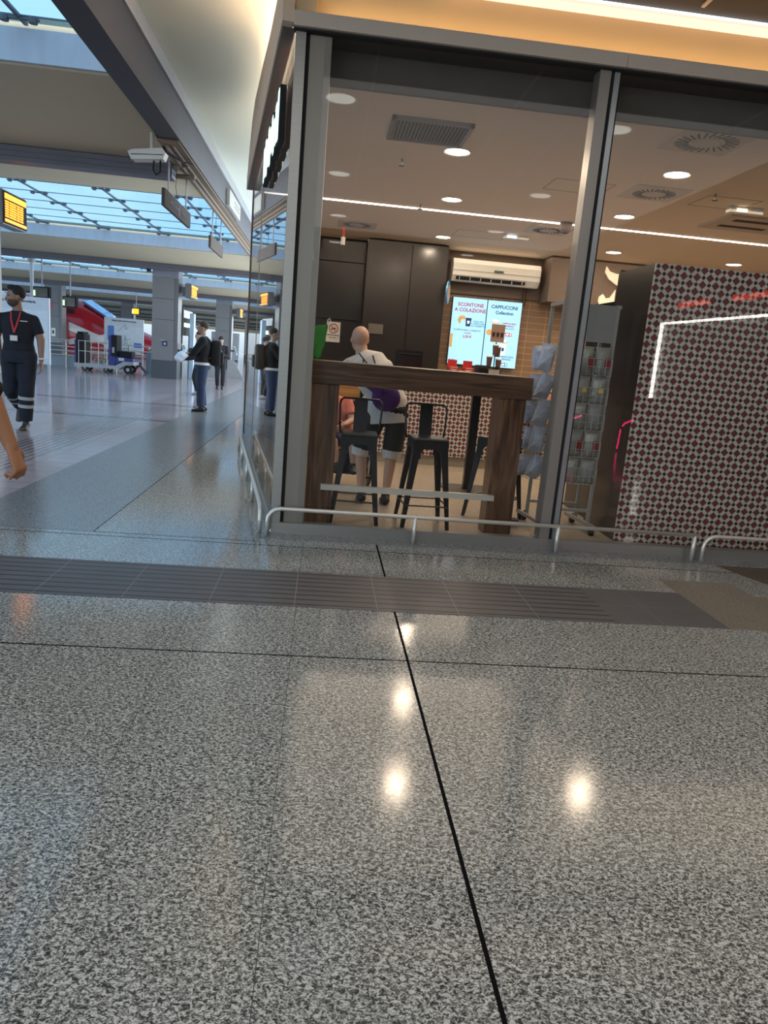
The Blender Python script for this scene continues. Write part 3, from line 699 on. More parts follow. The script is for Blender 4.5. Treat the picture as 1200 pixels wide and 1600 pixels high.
# ---- green bag on the table
t = thing('green_bag', (-.06, 6.28, 1.355), 'green fabric bag with yellow edge on the bar table corner', 'bag')
g = MB().prism([(-.22, 1.357), (-.03, 1.357), (.0, 1.5), (.02, 1.66), (-.05, 1.62), (-.2, 1.60)], 6.2, 6.34, 'y'); bmesh.ops.bevel(g.bm, geom=list(g.bm.edges), offset=.015, segments=2, affect='EDGES')
g.build('bag_body', pm('bag_green', (.06, .28, .04), .8, 0, .3, 12, bump=.4), t)
MB().box(-.12, -.095, 6.185, 6.2, 1.36, 1.56).build('edge_band', pm('bag_yellow', (.5, .4, .04), .7), t)
MB().rings([(.02, 6.27, 1.655), (.035, 6.27, 1.68), (.025, 6.27, 1.70), (.01, 6.27, 1.68)], [.005]*4, 6, closed=True).build('zip_pull', STEEL, t)
# ---- pedestal table behind the stools
t = thing('pedestal_table', (1.72, 8.1, 0), 'black pedestal table with square base behind the bar table', 'table')
MB().box(1.45, 2.05, 7.85, 8.4, 0, .018, .004).build('base_plate', pm('base_plate', (.10, .09, .08), .4, .5), t)
MB().box(1.68, 1.775, 8.05, 8.14, .018, 1.11).build('column', BLACK, t); MB().box(1.37, 2.07, 7.75, 8.45, 1.11, 1.14, .004).build('tabletop', BLACK, t)
t = thing('queue_stand', (1.80, 6.42, 0), 'slim black floor stand on a castor behind the right table leg', 'stand')
MB().cyl((1.80, 6.42, .07), (1.80, 6.42, 1.1), .022, 10).build('pole', BLACK, t); MB().box(1.72, 1.88, 6.36, 6.48, .03, .06, .01).build('base', BLACK, t); MB().cyl((1.78, 6.42, .03), (1.84, 6.42, .03), .03, 12).build('castor', RUBBER, t)

# ---- counter with mosaic front
t = thing('service_counter', (2.3, 10.2, 0), 'service counter with red and white mosaic tile front', 'counter')
MB().box(.55, 4.2, 9.93, 10.7, 0, .14).build('plinth', pm('plinth_beige', (.32, .26, .19), .6), t)
MB().box(.55, 4.2, 9.88, 10.7, .14, 1.10).build('front_panel', MOS_C, t)
MB().box(.55, 4.2, 9.84, 10.75, 1.10, 1.14, .004).build('worktop', BROWNW, t)
t = thing('orange_wood_counter', (.13, 10.3, 0), 'orange wood-clad counter end behind the seated person', 'counter')
MB().box(-.25, .52, 9.95, 10.7, 0, 1.2).build('body', WOOD_O, t); MB().box(-.25, .52, 9.9, 10.75, 1.2, 1.23).build('top', BROWNW, t)
# boxes, cups and terminal on the counter
def redbox(x, label):
    t = thing('sweet_box', (x, 10.2, 1.14), label, 'box', 'red sweet boxes on the counter')
    MB().box(x-.07, x+.07, 10.12, 10.3, 1.14, 1.36, .004).build('carton', pm('box_red', (.45, .02, .015), .5), t)
    MB().box(x-.065, x+.065, 10.29, 10.30, 1.36, 1.46).build('header', MATS['box_red'], t)
    MB().lathe([(1e-5, 0), (.03, 0), (.03, .004)], (0, 0, 0), 16).xf(Matrix.Translation((x, 10.118, 1.30)) @ Matrix.Rotation(pi/2, 4, 'X')).build('badge', pm('box_orange', (.8, .25, .02), .5), t)
    for z in (1.33, 1.36, 1.25): MB().box(x-.05, x+.05, 10.112, 10.119, z-.004, z+.004).build('print_line', PAPER, t)
    return t
redbox(1.80, 'red sweet box on the counter, nearer the black cabinet'); redbox(2.02, 'red sweet box on the counter, beside the black grinder')
t = thing('yellow_packet', (1.92, 10.0, 1.14), 'orange packet between the two red sweet boxes', 'packet'); MB().box(1.85, 2.0, 9.95, 10.02, 1.14, 1.32, .01).build('packet', pm('packet_orange', (.75, .3, .05), .5), t)
t = thing('coffee_grinder', (2.18, 10.1, 1.14), 'black machine on the counter beside the red boxes', 'machine'); MB().box(2.12, 2.24, 10.0, 10.25, 1.14, 1.42, .01).build('housing', BLACKM, t); MB().box(2.13, 2.23, 9.99, 10.0, 1.2, 1.38).build('front_plate', BLACK, t)
t = thing('till_terminal', (2.34, 10.1, 1.14), 'grey till terminal on the counter below the menu screens', 'till')
MB().box(2.25, 2.43, 10.0, 10.2, 1.14, 1.38, .01).build('housing', BLACKM, t); MB().box(2.265, 2.415, 9.99, 9.999, 1.22, 1.37).build('screen', pm('till_screen', (.35, .32, .28), .3), t)
def cup(x, y, z, label):
    t = thing('paper_cup', (x, y, z), label, 'cup', 'brown and white paper cups')
    MB().lathe([(.032, 0), (.042, .13), (.0421, .131)], (x, y, z), 16).build('cup_wall', pm('cup_brown', (.10, .05, .035), .6), t); MB().lathe([(.045, .128), (.045, .14), (.038, .146), (1e-5, .146)], (x, y, z), 16).build('lid', PAPER, t)
cup(2.36, 10.15, 1.57, 'paper cup on the upper tier of the cup stand'); cup(2.29, 10.15, 1.41, 'paper cup on the lower tier, nearest the grinder'); cup(2.42, 10.15, 1.38, 'paper cup on the till top'); cup(2.42, 10.25, 1.55, 'paper cup behind the upper tier')
t = thing('cup_stand', (2.38, 10.2, 1.38), 'small brown card stand with three printed cups, above the paper cups', 'stand')
MB().cyl((2.385, 10.25, 1.38), (2.385, 10.25, 1.76), .008, 8).build('pole', BLACK, t); MB().obox((2.385, 10.22, 1.87), (.19, .01, .24)).build('card', pm('card_brown', (.28, .16, .11), .7), t)
for k in range(3): MB().prism([(2.325+k*.06-.014, 1.82), (2.325+k*.06+.014, 1.82), (2.325+k*.06+.02, 1.88), (2.325+k*.06-.02, 1.88)], 10.208, 10.214, 'y').build('printed_cup', BLACKM, t)
MB().box(2.345, 2.40, 10.1, 10.2, 1.555, 1.565).box(2.26, 2.44, 10.1, 10.2, 1.40, 1.41).build('tier', BLACK, t)

# ---- menu screens on the back wall
SCR = emis('screen_blue', (.36, .68, .92), .88)
def ptxt(par, body, size, x, z, mat, y=13.575, sx=1.0, align='CENTER'): return text('lettering', body, size, (x, y, z), (1, 0, 0), (0, 0, 1), mat, par, .003, align, sx)
NAVY = emis('ink_navy', (.02, .07, .22), .15); MAG = emis('ink_red', (.6, .02, .10), .32); INKO = emis('ink_ochre', (.62, .36, .12), .7); INKW = emis('ink_white', (.9, .97, 1), 1.1); INKG = emis('ink_grey', (.10, .22, .34), .4); INKP = emis('ink_pale', (.62, .80, .95), .9)
t = thing('menu_screen', (2.59, 13.6, 1.42), 'lit menu screen reading SCONTONE A COLAZIONE', 'screen', 'menu screens on the back wall')
MB().box(2.27, 2.915, 13.60, 13.66, 1.39, 2.60).build('casing', BLACKM, t); MB().box(2.28, 2.91, 13.58, 13.60, 1.40, 2.59).build('panel', SCR, t)
ptxt(t, 'SCONTONE', .088, 2.61, 2.47, MAG); ptxt(t, 'A COLAZIONE', .088, 2.61, 2.375, MAG)
cm = MB().rings([(2.44, 13.57, 2.13), (2.42, 13.57, 2.19), (2.45, 13.57, 2.24), (2.50, 13.57, 2.25), (2.535, 13.57, 2.22)], [.012, .032, .04, .034, .012], 8); cm.build('croissant_picture', INKO, t)
MB().prism([(2.55, 2.09), (2.63, 2.09), (2.65, 2.24), (2.54, 2.24)], 13.57, 13.578, 'y').build('cup_picture', NAVY, t); MB().prism([(2.575, 2.14), (2.61, 2.14), (2.615, 2.19), (2.57, 2.19)], 13.566, 13.57, 'y').build('cup_mark', INKW, t)
for k, s_ in enumerate(('SCEGLI TRA', 'IL CAPPUCCINO', 'E IL CORNETTO')): ptxt(t, s_, .036, 2.78, 2.185-k*.04, INKG)
ptxt(t, 'IL CAPPUCCINO + CORNETTO', .036, 2.59, 2.02, INKG); ptxt(t, 'A SOLI', .04, 2.60, 1.97, MAG); ptxt(t, '2,50 €', .062, 2.60, 1.905, MAG); ptxt(t, 'PROMO', .035, 2.36, 1.47, MAG)
MB().box(2.28, 2.33, 13.572, 13.579, 1.70, 1.94).build('picture', INKO, t)
t = thing('menu_screen', (3.24, 13.6, 1.42), 'lit menu screen reading CAPPUCCINI Collection', 'screen', 'menu screens on the back wall')
MB().box(2.925, 3.57, 13.60, 13.66, 1.39, 2.60).build('casing', BLACKM, t); MB().box(2.93, 3.565, 13.58, 13.60, 1.40, 2.59).build('panel', SCR, t)
ptxt(t, 'CAPPUCCINI', .086, 3.24, 2.48, NAVY); o = ptxt(t, 'Collection', .080, 3.25, 2.38, NAVY)
for z, ccol in ((2.07, INKP), (1.73, INKP)):
    x = 3.10 if z > 2 else 3.29
    MB().prism([(x-.05, z-.11), (x+.05, z-.11), (x+.065, z+.10), (x-.065, z+.10)], 13.572, 13.579, 'y').build('cup_picture', ccol, t)
    MB().prism([(x+.085*cos(a*pi/6), z+.15+.035*sin(a*pi/6)) for a in range(12)], 13.568, 13.575, 'y').build('lid_picture', INKO, t); MB().prism([(x+.07*cos(a*pi/6), z+.155+.025*sin(a*pi/6)) for a in range(12)], 13.564, 13.57, 'y').build('foam_picture', INKW, t)
    MB().prism([(x-.02, z-.03), (x+.02, z-.03), (x+.022, z+.03), (x-.022, z+.03)], 13.566, 13.571, 'y').build('cup_mark', NAVY, t)
MB().prism([(3.0+.055*cos(a*pi/6), 2.02+.055*sin(a*pi/6)) for a in range(12)], 13.566, 13.571, 'y').build('biscuit_picture', INKO, t)
for k, s_ in enumerate(('CAPPUCCINO', 'CLASSICO')): ptxt(t, s_, .042, 3.36, 2.20-k*.045, MAG)
ptxt(t, 'E TANTO GUSTO', .028, 3.36, 2.11, INKG)
MB().box(3.27, 3.43, 13.572, 13.579, 1.975, 2.035).build('price_box', MAG, t); ptxt(t, '2,90 €', .055, 3.35, 2.003, INKW, 13.568)
for k, s_ in enumerate(('CAPPUCCINO', 'SPECIALE')): ptxt(t, s_, .042, 3.38, 1.60-k*.045, INKG)
MB().box(3.25, 3.41, 13.572, 13.579, 1.43, 1.49).build('price_box', INKG, t); ptxt(t, '3,60 €', .055, 3.33, 1.458, INKW, 13.568)

# ---- air conditioner
t = thing('air_conditioner', (2.95, 13.3, 2.82), 'long white wall air conditioner above the menu screens', 'air conditioner')
b = MB().prism([(13.64, 2.86), (13.40, 2.85), (13.30, 2.95), (13.28, 3.15), (13.34, 3.23), (13.64, 3.24)], 2.17, 3.76, 'x'); b.build('body', WHITE, t)
MB().prism([(13.36, 2.882), (13.312, 2.928), (13.302, 2.922), (13.35, 2.872)], 2.24, 3.50, 'x').build('outlet', BLACKM, t)
MB().box(2.17, 3.76, 13.276, 13.283, 3.028, 3.034).build('seam', pm('seam_grey', (.3, .28, .25), .6), t); MB().box(2.91, 3.08, 13.270, 13.283, 3.04, 3.075, .004).build('badge', pm('badge_green', (.03, .10, .05), .3), t)
m = MB()
for k in range(7): m.box(2.3+k*.19, 2.306+k*.19, 13.30, 13.36, 2.875, 2.925)
m.build('vane', WHITE, t)
o = MB().cyl((3.6, 13.65, 2.55), (3.6, 13.65, 2.85), .03, 8).build('drain_pipe', pm('pipe_brown', (.09, .05, .03), .6)); tag(o, 'short brown pipe below the air conditioner end', 'pipe')
# round sign, no smoking sign, wall recess, oven front
t = thing('round_sign', (2.10, 13.0, 2.75), 'small round blue and white sign on the black cabinet edge', 'sign')
MB().lathe([(1e-5, 0), (.19, 0), (.19, .02), (1e-5, .02)], (0, 0, 0), 24).xf(Matrix.Translation((2.06, 12.98, 2.60)) @ Matrix.Rotation(radians(72), 4, 'Z') @ Matrix.Rotation(pi/2, 4, 'X')).build('disc', pm('sign_blue', (.05, .28, .6), .4), t)
MB().lathe([(1e-5, 0), (.13, 0), (.13, .005)], (0, 0, 0), 24).xf(Matrix.Translation((2.078, 12.975, 2.60)) @ Matrix.Rotation(radians(72), 4, 'Z') @ Matrix.Rotation(pi/2, 4, 'X')).build('emblem', pm('sign_orange', (.7, .5, .25), .4), t)
t = thing('no_smoking_sign', (.145, 13.5, 1.62), 'white no smoking notice on the black wall', 'sign')
MB().box(.01, .26, 13.53, 13.545, 1.60, 1.955).build('card', PAPER, t)
RI = pm('ink_red_flat', (.5, .03, .02), .6); KI = pm('ink_black_flat', (.02, .02, .02), .6)
MB().rings([(.137+.078*cos(a*pi/12), 13.527, 1.84+.078*sin(a*pi/12)) for a in range(24)], [.007]*24, 6, closed=True).build('ban_ring', RI, t)
MB().obox((.137, 13.526, 1.84), (.155, .006, .012), (0, .78, 0)).build('ban_bar', RI, t); MB().obox((.137, 13.524, 1.835), (.10, .006, .016), (0, -.3, 0)).build('cigarette', KI, t)
ptxt(t, 'VIETATO FUMARE', .026, .135, 1.722, KI, 13.526); ptxt(t, 'Legge 16/01/2003 n. 3', .016, .135, 1.68, KI, 13.526)
t = thing('wall_hatch', (.88, 13.1, 1.81), 'small grey hatch on the black cabinet behind the bald head', 'hatch'); MB().box(.74, 1.0, 13.12, 13.138, 1.80, 1.97).build('plate', pm('hatch_brown', (.12, .10, .08), .4), t)
t = thing('built_in_oven', (1.5, 13.1, 1.27), 'black built-in oven front in the tall cabinet', 'oven'); MB().box(1.28, 1.74, 13.10, 13.138, 1.22, 1.57).build('door', pm('oven_black', (.01, .01, .012), .12), t); MB().box(1.32, 1.7, 13.08, 13.10, 1.50, 1.515).build('handle', BLACKM, t)
# big cream wall emblem behind the rack
t = thing('wall_emblem', (5.3, 13.6, 2.7), 'large cream curved emblem on the brown back wall', 'emblem')
CRM = pm('emblem_cream_glow', (.85, .66, .50), .5, 0, .03, 3, emit=(1, .75, .55), es=.25)  # faint glow put into the emblem's cream, beyond its own colour
def curve_poly(pts, w): return MB().rings([(x, 13.04, z) for x, z in pts], [(ww, .02) for ww in w], 10, up=(1, 0, 1))
MB().prism([(4.86, 3.30), (4.93, 3.22), (5.05, 3.19), (5.25, 3.20), (5.32, 3.02), (5.20, 2.95), (5.05, 3.02), (4.93, 3.09), (4.85, 3.20)], 13.05, 13.09, 'y').build('upper_stroke', CRM, t)
MB().prism([(4.80, 2.78), (4.86, 2.83), (4.92, 2.76), (5.0, 2.78), (5.08, 2.92), (5.08, 2.63), (4.83, 2.63), (4.79, 2.70)], 13.05, 13.09, 'y').build('lower_stroke', CRM, t)

# ---- snack shelves with packets on the counter's far end
t = thing('snack_shelf', (3.3, 9.7, 0), 'stepped snack shelf behind the bar table end', 'shelf')
for k in range(6): MB().box(2.88, 3.62, 9.55+k*.05, 9.86+k*.04, .70+k*.105, .712+k*.105).build('tier', BROWNW, t)
MB().box(2.86, 2.88, 9.55, 9.86, .2, 1.3).box(3.62, 3.64, 9.55, 9.86, .2, 1.3).build('side_panel', BROWNW, t)
PK = [pm('pack_orange', (.85, .42, .12), .4), pm('pack_cream', (.80, .62, .42), .4), pm('pack_pink', (.75, .35, .30), .4), pm('pack_yellow', (.85, .55, .08), .4), pm('pack_blue', (.30, .33, .65), .4), pm('pack_green', (.45, .55, .25), .4), pm('pack_white', (.85, .75, .68), .4)]
tiers = [[1, 0], [2, 1], [3, 0], [6, 2], [5, 6], [4, 6]]
names_ = ['orange', 'cream', 'pink', 'yellow', 'blue', 'green', 'white']
trn = ['lowest', 'second', 'third', 'fourth', 'fifth', 'topmost']; pos = ['nearest the table', 'second from the table', 'third from the table', 'fourth from the table', 'fifth from the table']
for k in range(6):
    for j in range(5):
        x = 2.895+j*.145; c = tiers[k][j % 2]; z = .712+k*.105
        p = MB(); p.box(x, x+.13, 9.56+k*.05, 9.60+k*.05, z, z+.085, .008)
        o = p.build('snack_packet', PK[c]); tag(o, '%s snack packet on the %s tier, %s' % (names_[c], trn[k], pos[j]), 'snack packet', 'snack packets on the stepped shelf')

# ---- wire display rack on castors with bags
RACK = pm('rack_grey', (.34, .345, .33), .45, .4, .06, 4)
t = thing('display_rack', (2.27, 6.4, 0), 'tall grey wire display rack on castors behind the window mullion', 'rack')
for x, y in ((2.02, 6.28), (2.50, 6.30), (2.02, 6.62), (2.50, 6.62)): MB().box(x-.014, x+.014, y-.014, y+.014, .07, 2.02).build('post', RACK, t)
MB().box(2.03, 2.49, 6.29, 6.31, 1.70, 2.015).build('header_panel', pm('rack_panel', (.27, .28, .275), .5), t)
MB().box(2.0, 2.035, 6.27, 6.63, 1.99, 2.02).box(2.485, 2.52, 6.27, 6.63, 1.99, 2.02).build('top_bar', RACK, t)
MB().box(2.02, 2.5, 6.285, 6.315, .19, .215).box(2.02, 2.5, 6.605, 6.635, .19, .215).box(2.02, 2.5, 6.285, 6.315, 1.60, 1.625).build('cross_bar', RACK, t)
for x in (2.02, 2.50):
    MB().obox((x-.03, 6.43, .085), (.03, .58, .03), (0, 0, .12)).build('foot', RACK, t)
    for y in (6.18, 6.70): MB().cyl((x-.02, y, .03), (x+.02, y, .03), .03, 14).cyl((x, y, .03), (x, y, .09), .008, 8).build('castor', RUBBER, t)
BAGC = [pm('bag_grey', (.27, .28, .26), .35, 0, .3, 25, bump=.8), pm('bag_bluegrey', (.42, .47, .58), .3, 0, .3, 25, bump=.8), pm('bag_silver', (.33, .34, .31), .25, .2, .3, 30, bump=.8)]
BRED = pm('bag_label_red', (.22, .02, .02), .5); WIRE = pm('wire_grey', (.45, .45, .42), .4, .6)
def sack(mb, cx, cy, z, w, h, d):
    rows = []; n = 12
    for f, sw, sd in ((0, 1.04, .10), (.07, 1.0, .45), (.22, .96, .95), (.5, .97, 1.0), (.78, .95, .75), (.92, .97, .3), (1.0, 1.05, .08)):
        rows.append([mb.bm.verts.new((cx + w/2*sw*(abs(cos(a))**.6)*(1 if cos(a) > 0 else -1), cy + d/2*sd*(abs(sin(a))**.8)*(1 if sin(a) > 0 else -1), z+h*f+random.uniform(-.004, .004))) for a in [2*pi*k/n for k in range(n)]])
    for i in range(len(rows)-1):
        for k in range(n): mb.bm.faces.new((rows[i][k], rows[i][(k+1) % n], rows[i+1][(k+1) % n], rows[i+1][k]))
    mb.bm.faces.new(rows[0]); mb.bm.faces.new(rows[-1]); return mb
lev = [(.46, .20), (.70, .21), (.94, .22), (1.17, .22), (1.42, .22)]
lname = ['bottom', 'second-lowest', 'middle', 'second-highest', 'top']
for k, (z, h) in enumerate(lev):
    w = MB()
    for zz in (z, z+.07, z+.14):
        w.cyl((2.04, 6.20, zz), (2.48, 6.20, zz), .003, 5).cyl((2.04, 6.20, zz), (2.04, 6.30, zz), .003, 5).cyl((2.48, 6.20, zz), (2.48, 6.30, zz), .003, 5)
    for j in range(9): w.cyl((2.04+j*.055, 6.20, z), (2.04+j*.055, 6.20, z+.14), .0022, 5).cyl((2.04+j*.055, 6.20, z), (2.04+j*.055, 6.34, z), .0022, 5)
    # basket on the side face
    for zz in (z, z+.07): w.cyl((1.90, 6.33, zz), (1.90, 6.58, zz), .003, 5).cyl((1.90, 6.33, zz), (2.02, 6.33, zz), .003, 5).cyl((1.90, 6.58, zz), (2.02, 6.58, zz), .003, 5)
    w.cyl((1.86, 6.33, z+.03), (2.01, 6.33, z+.16), .003, 5)
    w.build('wire_basket', WIRE, t)
    for j, cx in enumerate((2.105, 2.255, 2.405)):
        b_ = thing('hanging_bag', (cx, 6.25, z), 'grey snack bag in the %s front basket, %s' % (lname[k], ['half hidden by the mullion', 'beside the mullion', 'nearest the dark block'][j]), 'bag', 'bags in the display rack')
        sack(MB(), cx, 6.252, z+.005, .142, h+.015, .085).build('pouch', BAGC[((k+j) % 2)*2], b_, smooth=True)
        if k in (1, 4): MB().box(cx+.01, cx+.06, 6.204, 6.209, z+.06, z+.15).build('label', BRED, b_)
        if k == 3: MB().box(cx-.01, cx+.03, 6.206, 6.210, z+.10, z+.14).build('label', PK[3], b_)
    for q, (bx, by, tl) in enumerate(((1.945, 6.40, .22), (1.93, 6.53, -.12))):
        b_ = thing('hanging_bag', (bx, by, z), 'pale blue bag in the %s side basket of the rack, %s' % (lname[k], ['in front', 'behind the other'][q]), 'bag', 'bags in the side baskets of the rack')
        m_ = MB(); sack(m_, 0, 0, 0, .135, h+.01-.02*q, .10); m_.xf(Matrix.Translation((bx+random.uniform(-.012, .012), by, z+.005)) @ Matrix.Rotation(tl+random.uniform(-.15, .15), 4, 'Y') @ Matrix.Rotation(random.uniform(-.4, .4), 4, 'Z')); m_.build('pouch', BAGC[1], b_)

# ---- mosaic block
t = thing('mosaic_block', (5.6, 6.5, 0), 'large dark unit with red and white mosaic tile front', 'partition unit')
MB().box(2.656, 8.7, 6.045, 6.80, 0, 2.36).build('carcass', BLACKP, t)
MB().box(2.656, 8.7, 6.03, 6.045, .0, 2.36).build('tile_front', MOS_X, t)
t = thing('black_fridge', (3.2, 7.4, 0), 'tall black unit beside the rack, behind the mosaic block', 'fridge')
MB().box(2.72, 3.7, 6.86, 7.6, 0, 2.12).build('cabinet', pm('fridge_black', (.008, .008, .009), .15), t); MB().box(2.70, 2.72, 6.87, 7.6, 1.02, 1.04).build('trim', BLACKM, t)
t = thing('wall_tv', (3.05, 7.2, 2.1), 'black-framed screen edge above the dark unit', 'screen')
MB().box(2.72, 3.5, 6.9, 6.94, 2.125, 2.40).build('frame', BLACKM, t); MB().box(2.735, 3.49, 6.895, 6.9, 2.14, 2.385).build('panel', pm('tv_grey', (.10, .09, .08), .3), t)

# ================================================================== CONCOURSE THINGS
OR = emis('board_orange', (1.0, .30, .015), 2.2); 
def display(Y, which, w=1.0, lit=True, x0=-4.95):
    t = thing('departures_display', (x0, Y+w/2, 2.86), which, 'display', 'departures displays')
    x1 = x0+.2
    MB().box(x0, x1, Y, Y+w, 2.84, 3.32, .01).build('housing', ALU_D, t)
    MB().box(x1, x1+.012, Y+.02, Y+w-.02, 2.86, 3.30).build('screen', BLACKM, t)
    m = MB(); m.box(x1+.012, x1+.02, Y+.05, Y+w-.05, 3.20, 3.275).box(x1+.012, x1+.02, Y+.05, Y+w-.05, 2.885, 2.925)
    m.build('lit_bar', OR, t)
    m = MB(); random.seed(3)
    for r in range(7):
        z = 3.165-r*.034
        for a, b in ((.07, .2), (.25, .5), (.55, .66), (.7, .8)):
            y = Y+w*a
            while y < Y+w*b: m.box(x1+.012, x1+.019, y, y+w*.02, z-.011, z+.011); y += w*random.uniform(.026, .036)
    m.build('lettering', OR, t)
    MB().box(-5.155, x0, Y+.2, Y+.28, 3.0, 3.2).build('bracket', ALU_D, t)
display(11.55, 'orange departures display at the picture edge on the nearest pillar', .86)
display(26.7, 'small orange departures display on the pillar behind the backpack man', 1.3)
display(41.7, 'far tilted orange departures display next to the shop glass', 1.3)
display(56.7, 'farthest departures display beside the glass edge', 1.2)
# hanging signs from the beam
def hsign(Y0, Y1, which, txt):
    t = thing('hanging_sign', (-2.32, (Y0+Y1)/2, 3.2), which, 'sign', 'hanging signs under the beam')
    MB().box(-2.345, -2.30, Y0, Y1, 3.19, 3.415).build('panel', pm('sign_taupe', (.10, .08, .068), .95), t)
    for f in (.16, .84): MB().cyl((-2.32, Y0+(Y1-Y0)*f, 3.415), (-2.32, Y0+(Y1-Y0)*f, 3.95), .012, 8).build('rod', GREYP, t)
    if txt:
        text('lettering', txt, .10, (-2.297, (Y0+Y1)/2, 3.30), (0, 1, 0), (0, 0, 1), pm('ink_purple', (.05, .03, .06), .6), t, .003, sx=1.25)
        MB().box(-2.30, -2.296, (Y0+Y1)/2-.01, (Y0+Y1)/2+.07, 3.23, 3.38).build('symbol', MATS['ink_purple'], t)
    MB().rings([(-2.32, (Y0+Y1)/2, 3.415), (-2.34, (Y0+Y1)/2-.05, 3.6), (-2.31, (Y0+Y1)/2-.16, 3.95)], [.004]*3, 6).build('cable', BLACKM, t)
hsign(10.78, 12.72, 'long hanging direction sign with small dark lettering, nearest the camera housing', 'Area Binario     Transito')
hsign(14.9, 16.6, 'second hanging direction sign farther along the beam', None)
# surveillance camera
t = thing('surveillance_camera', (-2.42, 10.3, 3.6), 'white surveillance camera housing on a pole under the soffit', 'camera')
MB().cyl((-2.36, 10.25, 3.72), (-2.36, 10.25, 4.05), .022, 10).build('mount_pole', WHITE, t)
c = MB(); c.prism([(-2.60, 3.60), (-2.20, 3.64), (-2.17, 3.72), (-2.22, 3.77), (-2.58, 3.72), (-2.64, 3.69)], 10.16, 10.34, 'y'); c.build('housing', WHITE, t)
MB().box(-2.63, -2.58, 10.19, 10.31, 3.60, 3.64).build('lens', BLACK, t); MB().prism([(-2.60, 3.655), (-2.20, 3.685), (-2.20, 3.693), (-2.60, 3.663)], 10.155, 10.16, 'y').build('seam', BLACKM, t)
MB().rings([(-2.33, 10.25, 3.63), (-2.34, 10.25, 3.52), (-2.30, 10.25, 3.46), (-2.25, 10.25, 3.50), (-2.25, 10.25, 3.64)], [.012]*5, 8).build('cable', BLACKM, t)
o = MB().rings([(-2.36, 10.2, 4.04), (-2.32, 10.3, 3.95), (-2.25, 10.6, 3.82), (-2.12, 11.0, 3.81), (-2.02, 11.2, 3.84)], [.013]*5, 8).build('black_cable', BLACKM); tag(o, 'loose black cable looping from the camera pole to the beam', 'cable')
JB = pm('box_grey', (.42, .41, .38), .7)
t = thing('junction_box', (-1.97, 15.4, 3.95), 'white electrical box with printed lines on the beam side', 'box')
MB().box(-2.0, -1.93, 14.6, 16.3, 3.93, 4.22, .01).build('case', JB, t)
for z in (4.03, 4.10): MB().box(-1.93, -1.926, 15.3, 16.1, z, z+.012).build('print_line', BROWNW, t)
o = MB().cyl((-2.20, 10.4, 3.85), (-2.20, 60, 3.85), .022, 8).cyl((-2.12, 10.4, 3.855), (-2.12, 60, 3.855), .014, 8).build('conduit', pm('conduit', (.33, .26, .20), .6)); tag(o, 'thin conduits running along the underside of the long beam', 'conduit')
o = MB().cyl((-6.12, 26.42, 3.57), (-6.12, 26.42, 3.66), .075, 12).build('dome_camera', BLACKM); tag(o, 'small black dome camera at the head of the grey pillar', 'camera')

# pillar labels
o = MB().box(-5.66, -5.5, 26.575, 26.60, 1.13, 1.30).build('pillar_sign', pm('navy_sign', (.015, .03, .09), .4)); tag(o, 'small navy pictogram sign on the grey pillar', 'sign')
o = MB().box(-5.60, -5.56, 26.565, 26.575, 1.17, 1.25).box(-5.62, -5.54, 26.565, 26.575, 1.19, 1.215).build('pictogram', PAPER); tag(o, 'white pictogram on the small navy pillar sign', 'pictogram')
t = thing('notice', (-14.6, 41.55, 1.2), 'white notice with a black pictogram on the pale pillar', 'notice'); MB().box(-14.73, -14.52, 41.57, 41.60, .98, 1.42).build('sheet', PAPER, t); MB().box(-14.66, -14.59, 41.55, 41.57, 1.12, 1.30).build('pictogram', BLACKM, t)
t = thing('poster', (-14.75, 41.55, 2.6), 'small red and blue poster on the pale pillar', 'poster'); MB().box(-14.86, -14.78, 41.57, 41.60, 2.40, 2.82).build('blue_half', pm('poster_blue', (.1, .1, .35), .6), t); MB().box(-14.77, -14.66, 41.57, 41.60, 2.40, 2.78).build('red_half', pm('poster_red', (.6, .10, .12), .6), t)
def tilt_panel(x, y, which):
    t = thing('ticket_validator', (x, y, .8), which, 'validator', 'green and white validators'); m = MB(); m.obox((x, y, 1.02), (.05, .34, .5), (0, -.35, 0), .01); m.build('housing', GREYP, t)
    m = MB(); m.obox((x+.04, y, 1.05), (.02, .26, .36), (0, -.35, 0)); MB().box(-5.16, x-.02, y-.05, y+.05, .95, 1.05).build('bracket', ALU_D, t); m.build('green_panel', pm('validator_green', (.03, .16, .12), .4), t)
tilt_panel(-4.95, 26.9, 'green and white validator on the grey pillar side'); tilt_panel(-4.95, 41.9, 'green and white validator on the far pillar beside the woman')
t = thing('advertising_screen', (-5.1, 27.9, 1.6), 'tall dark advertising screen with a white-green glow beside the grey pillar', 'screen')
MB().box(-5.26, -5.14, 27.4, 29.4, 1.55, 2.55, .01).build('frame', BLACKM, t); MB().box(-5.23, -5.17, 27.6, 27.7, 0, 1.55).box(-5.23, -5.17, 29.1, 29.2, 0, 1.55).build('support', ALU_D, t); MB().box(-5.14, -5.125, 27.5, 29.3, 2.18, 2.45).build('dark_picture', pm('ad_dark', (.10, .09, .08), .2), t)
MB().box(-5.14, -5.12, 27.7, 29.1, 1.86, 2.0).build('glow', emis('ad_glow', (.75, 1, .85), 1.6), t)
o = MB().box(-4.98, -4.82, 27.9, 28.2, 0, 2.36, .01).build('blue_totem', pm('totem_blue', (.35, .50, .66), .3)); tag(o, 'slim pale blue totem behind the backpack man', 'totem')

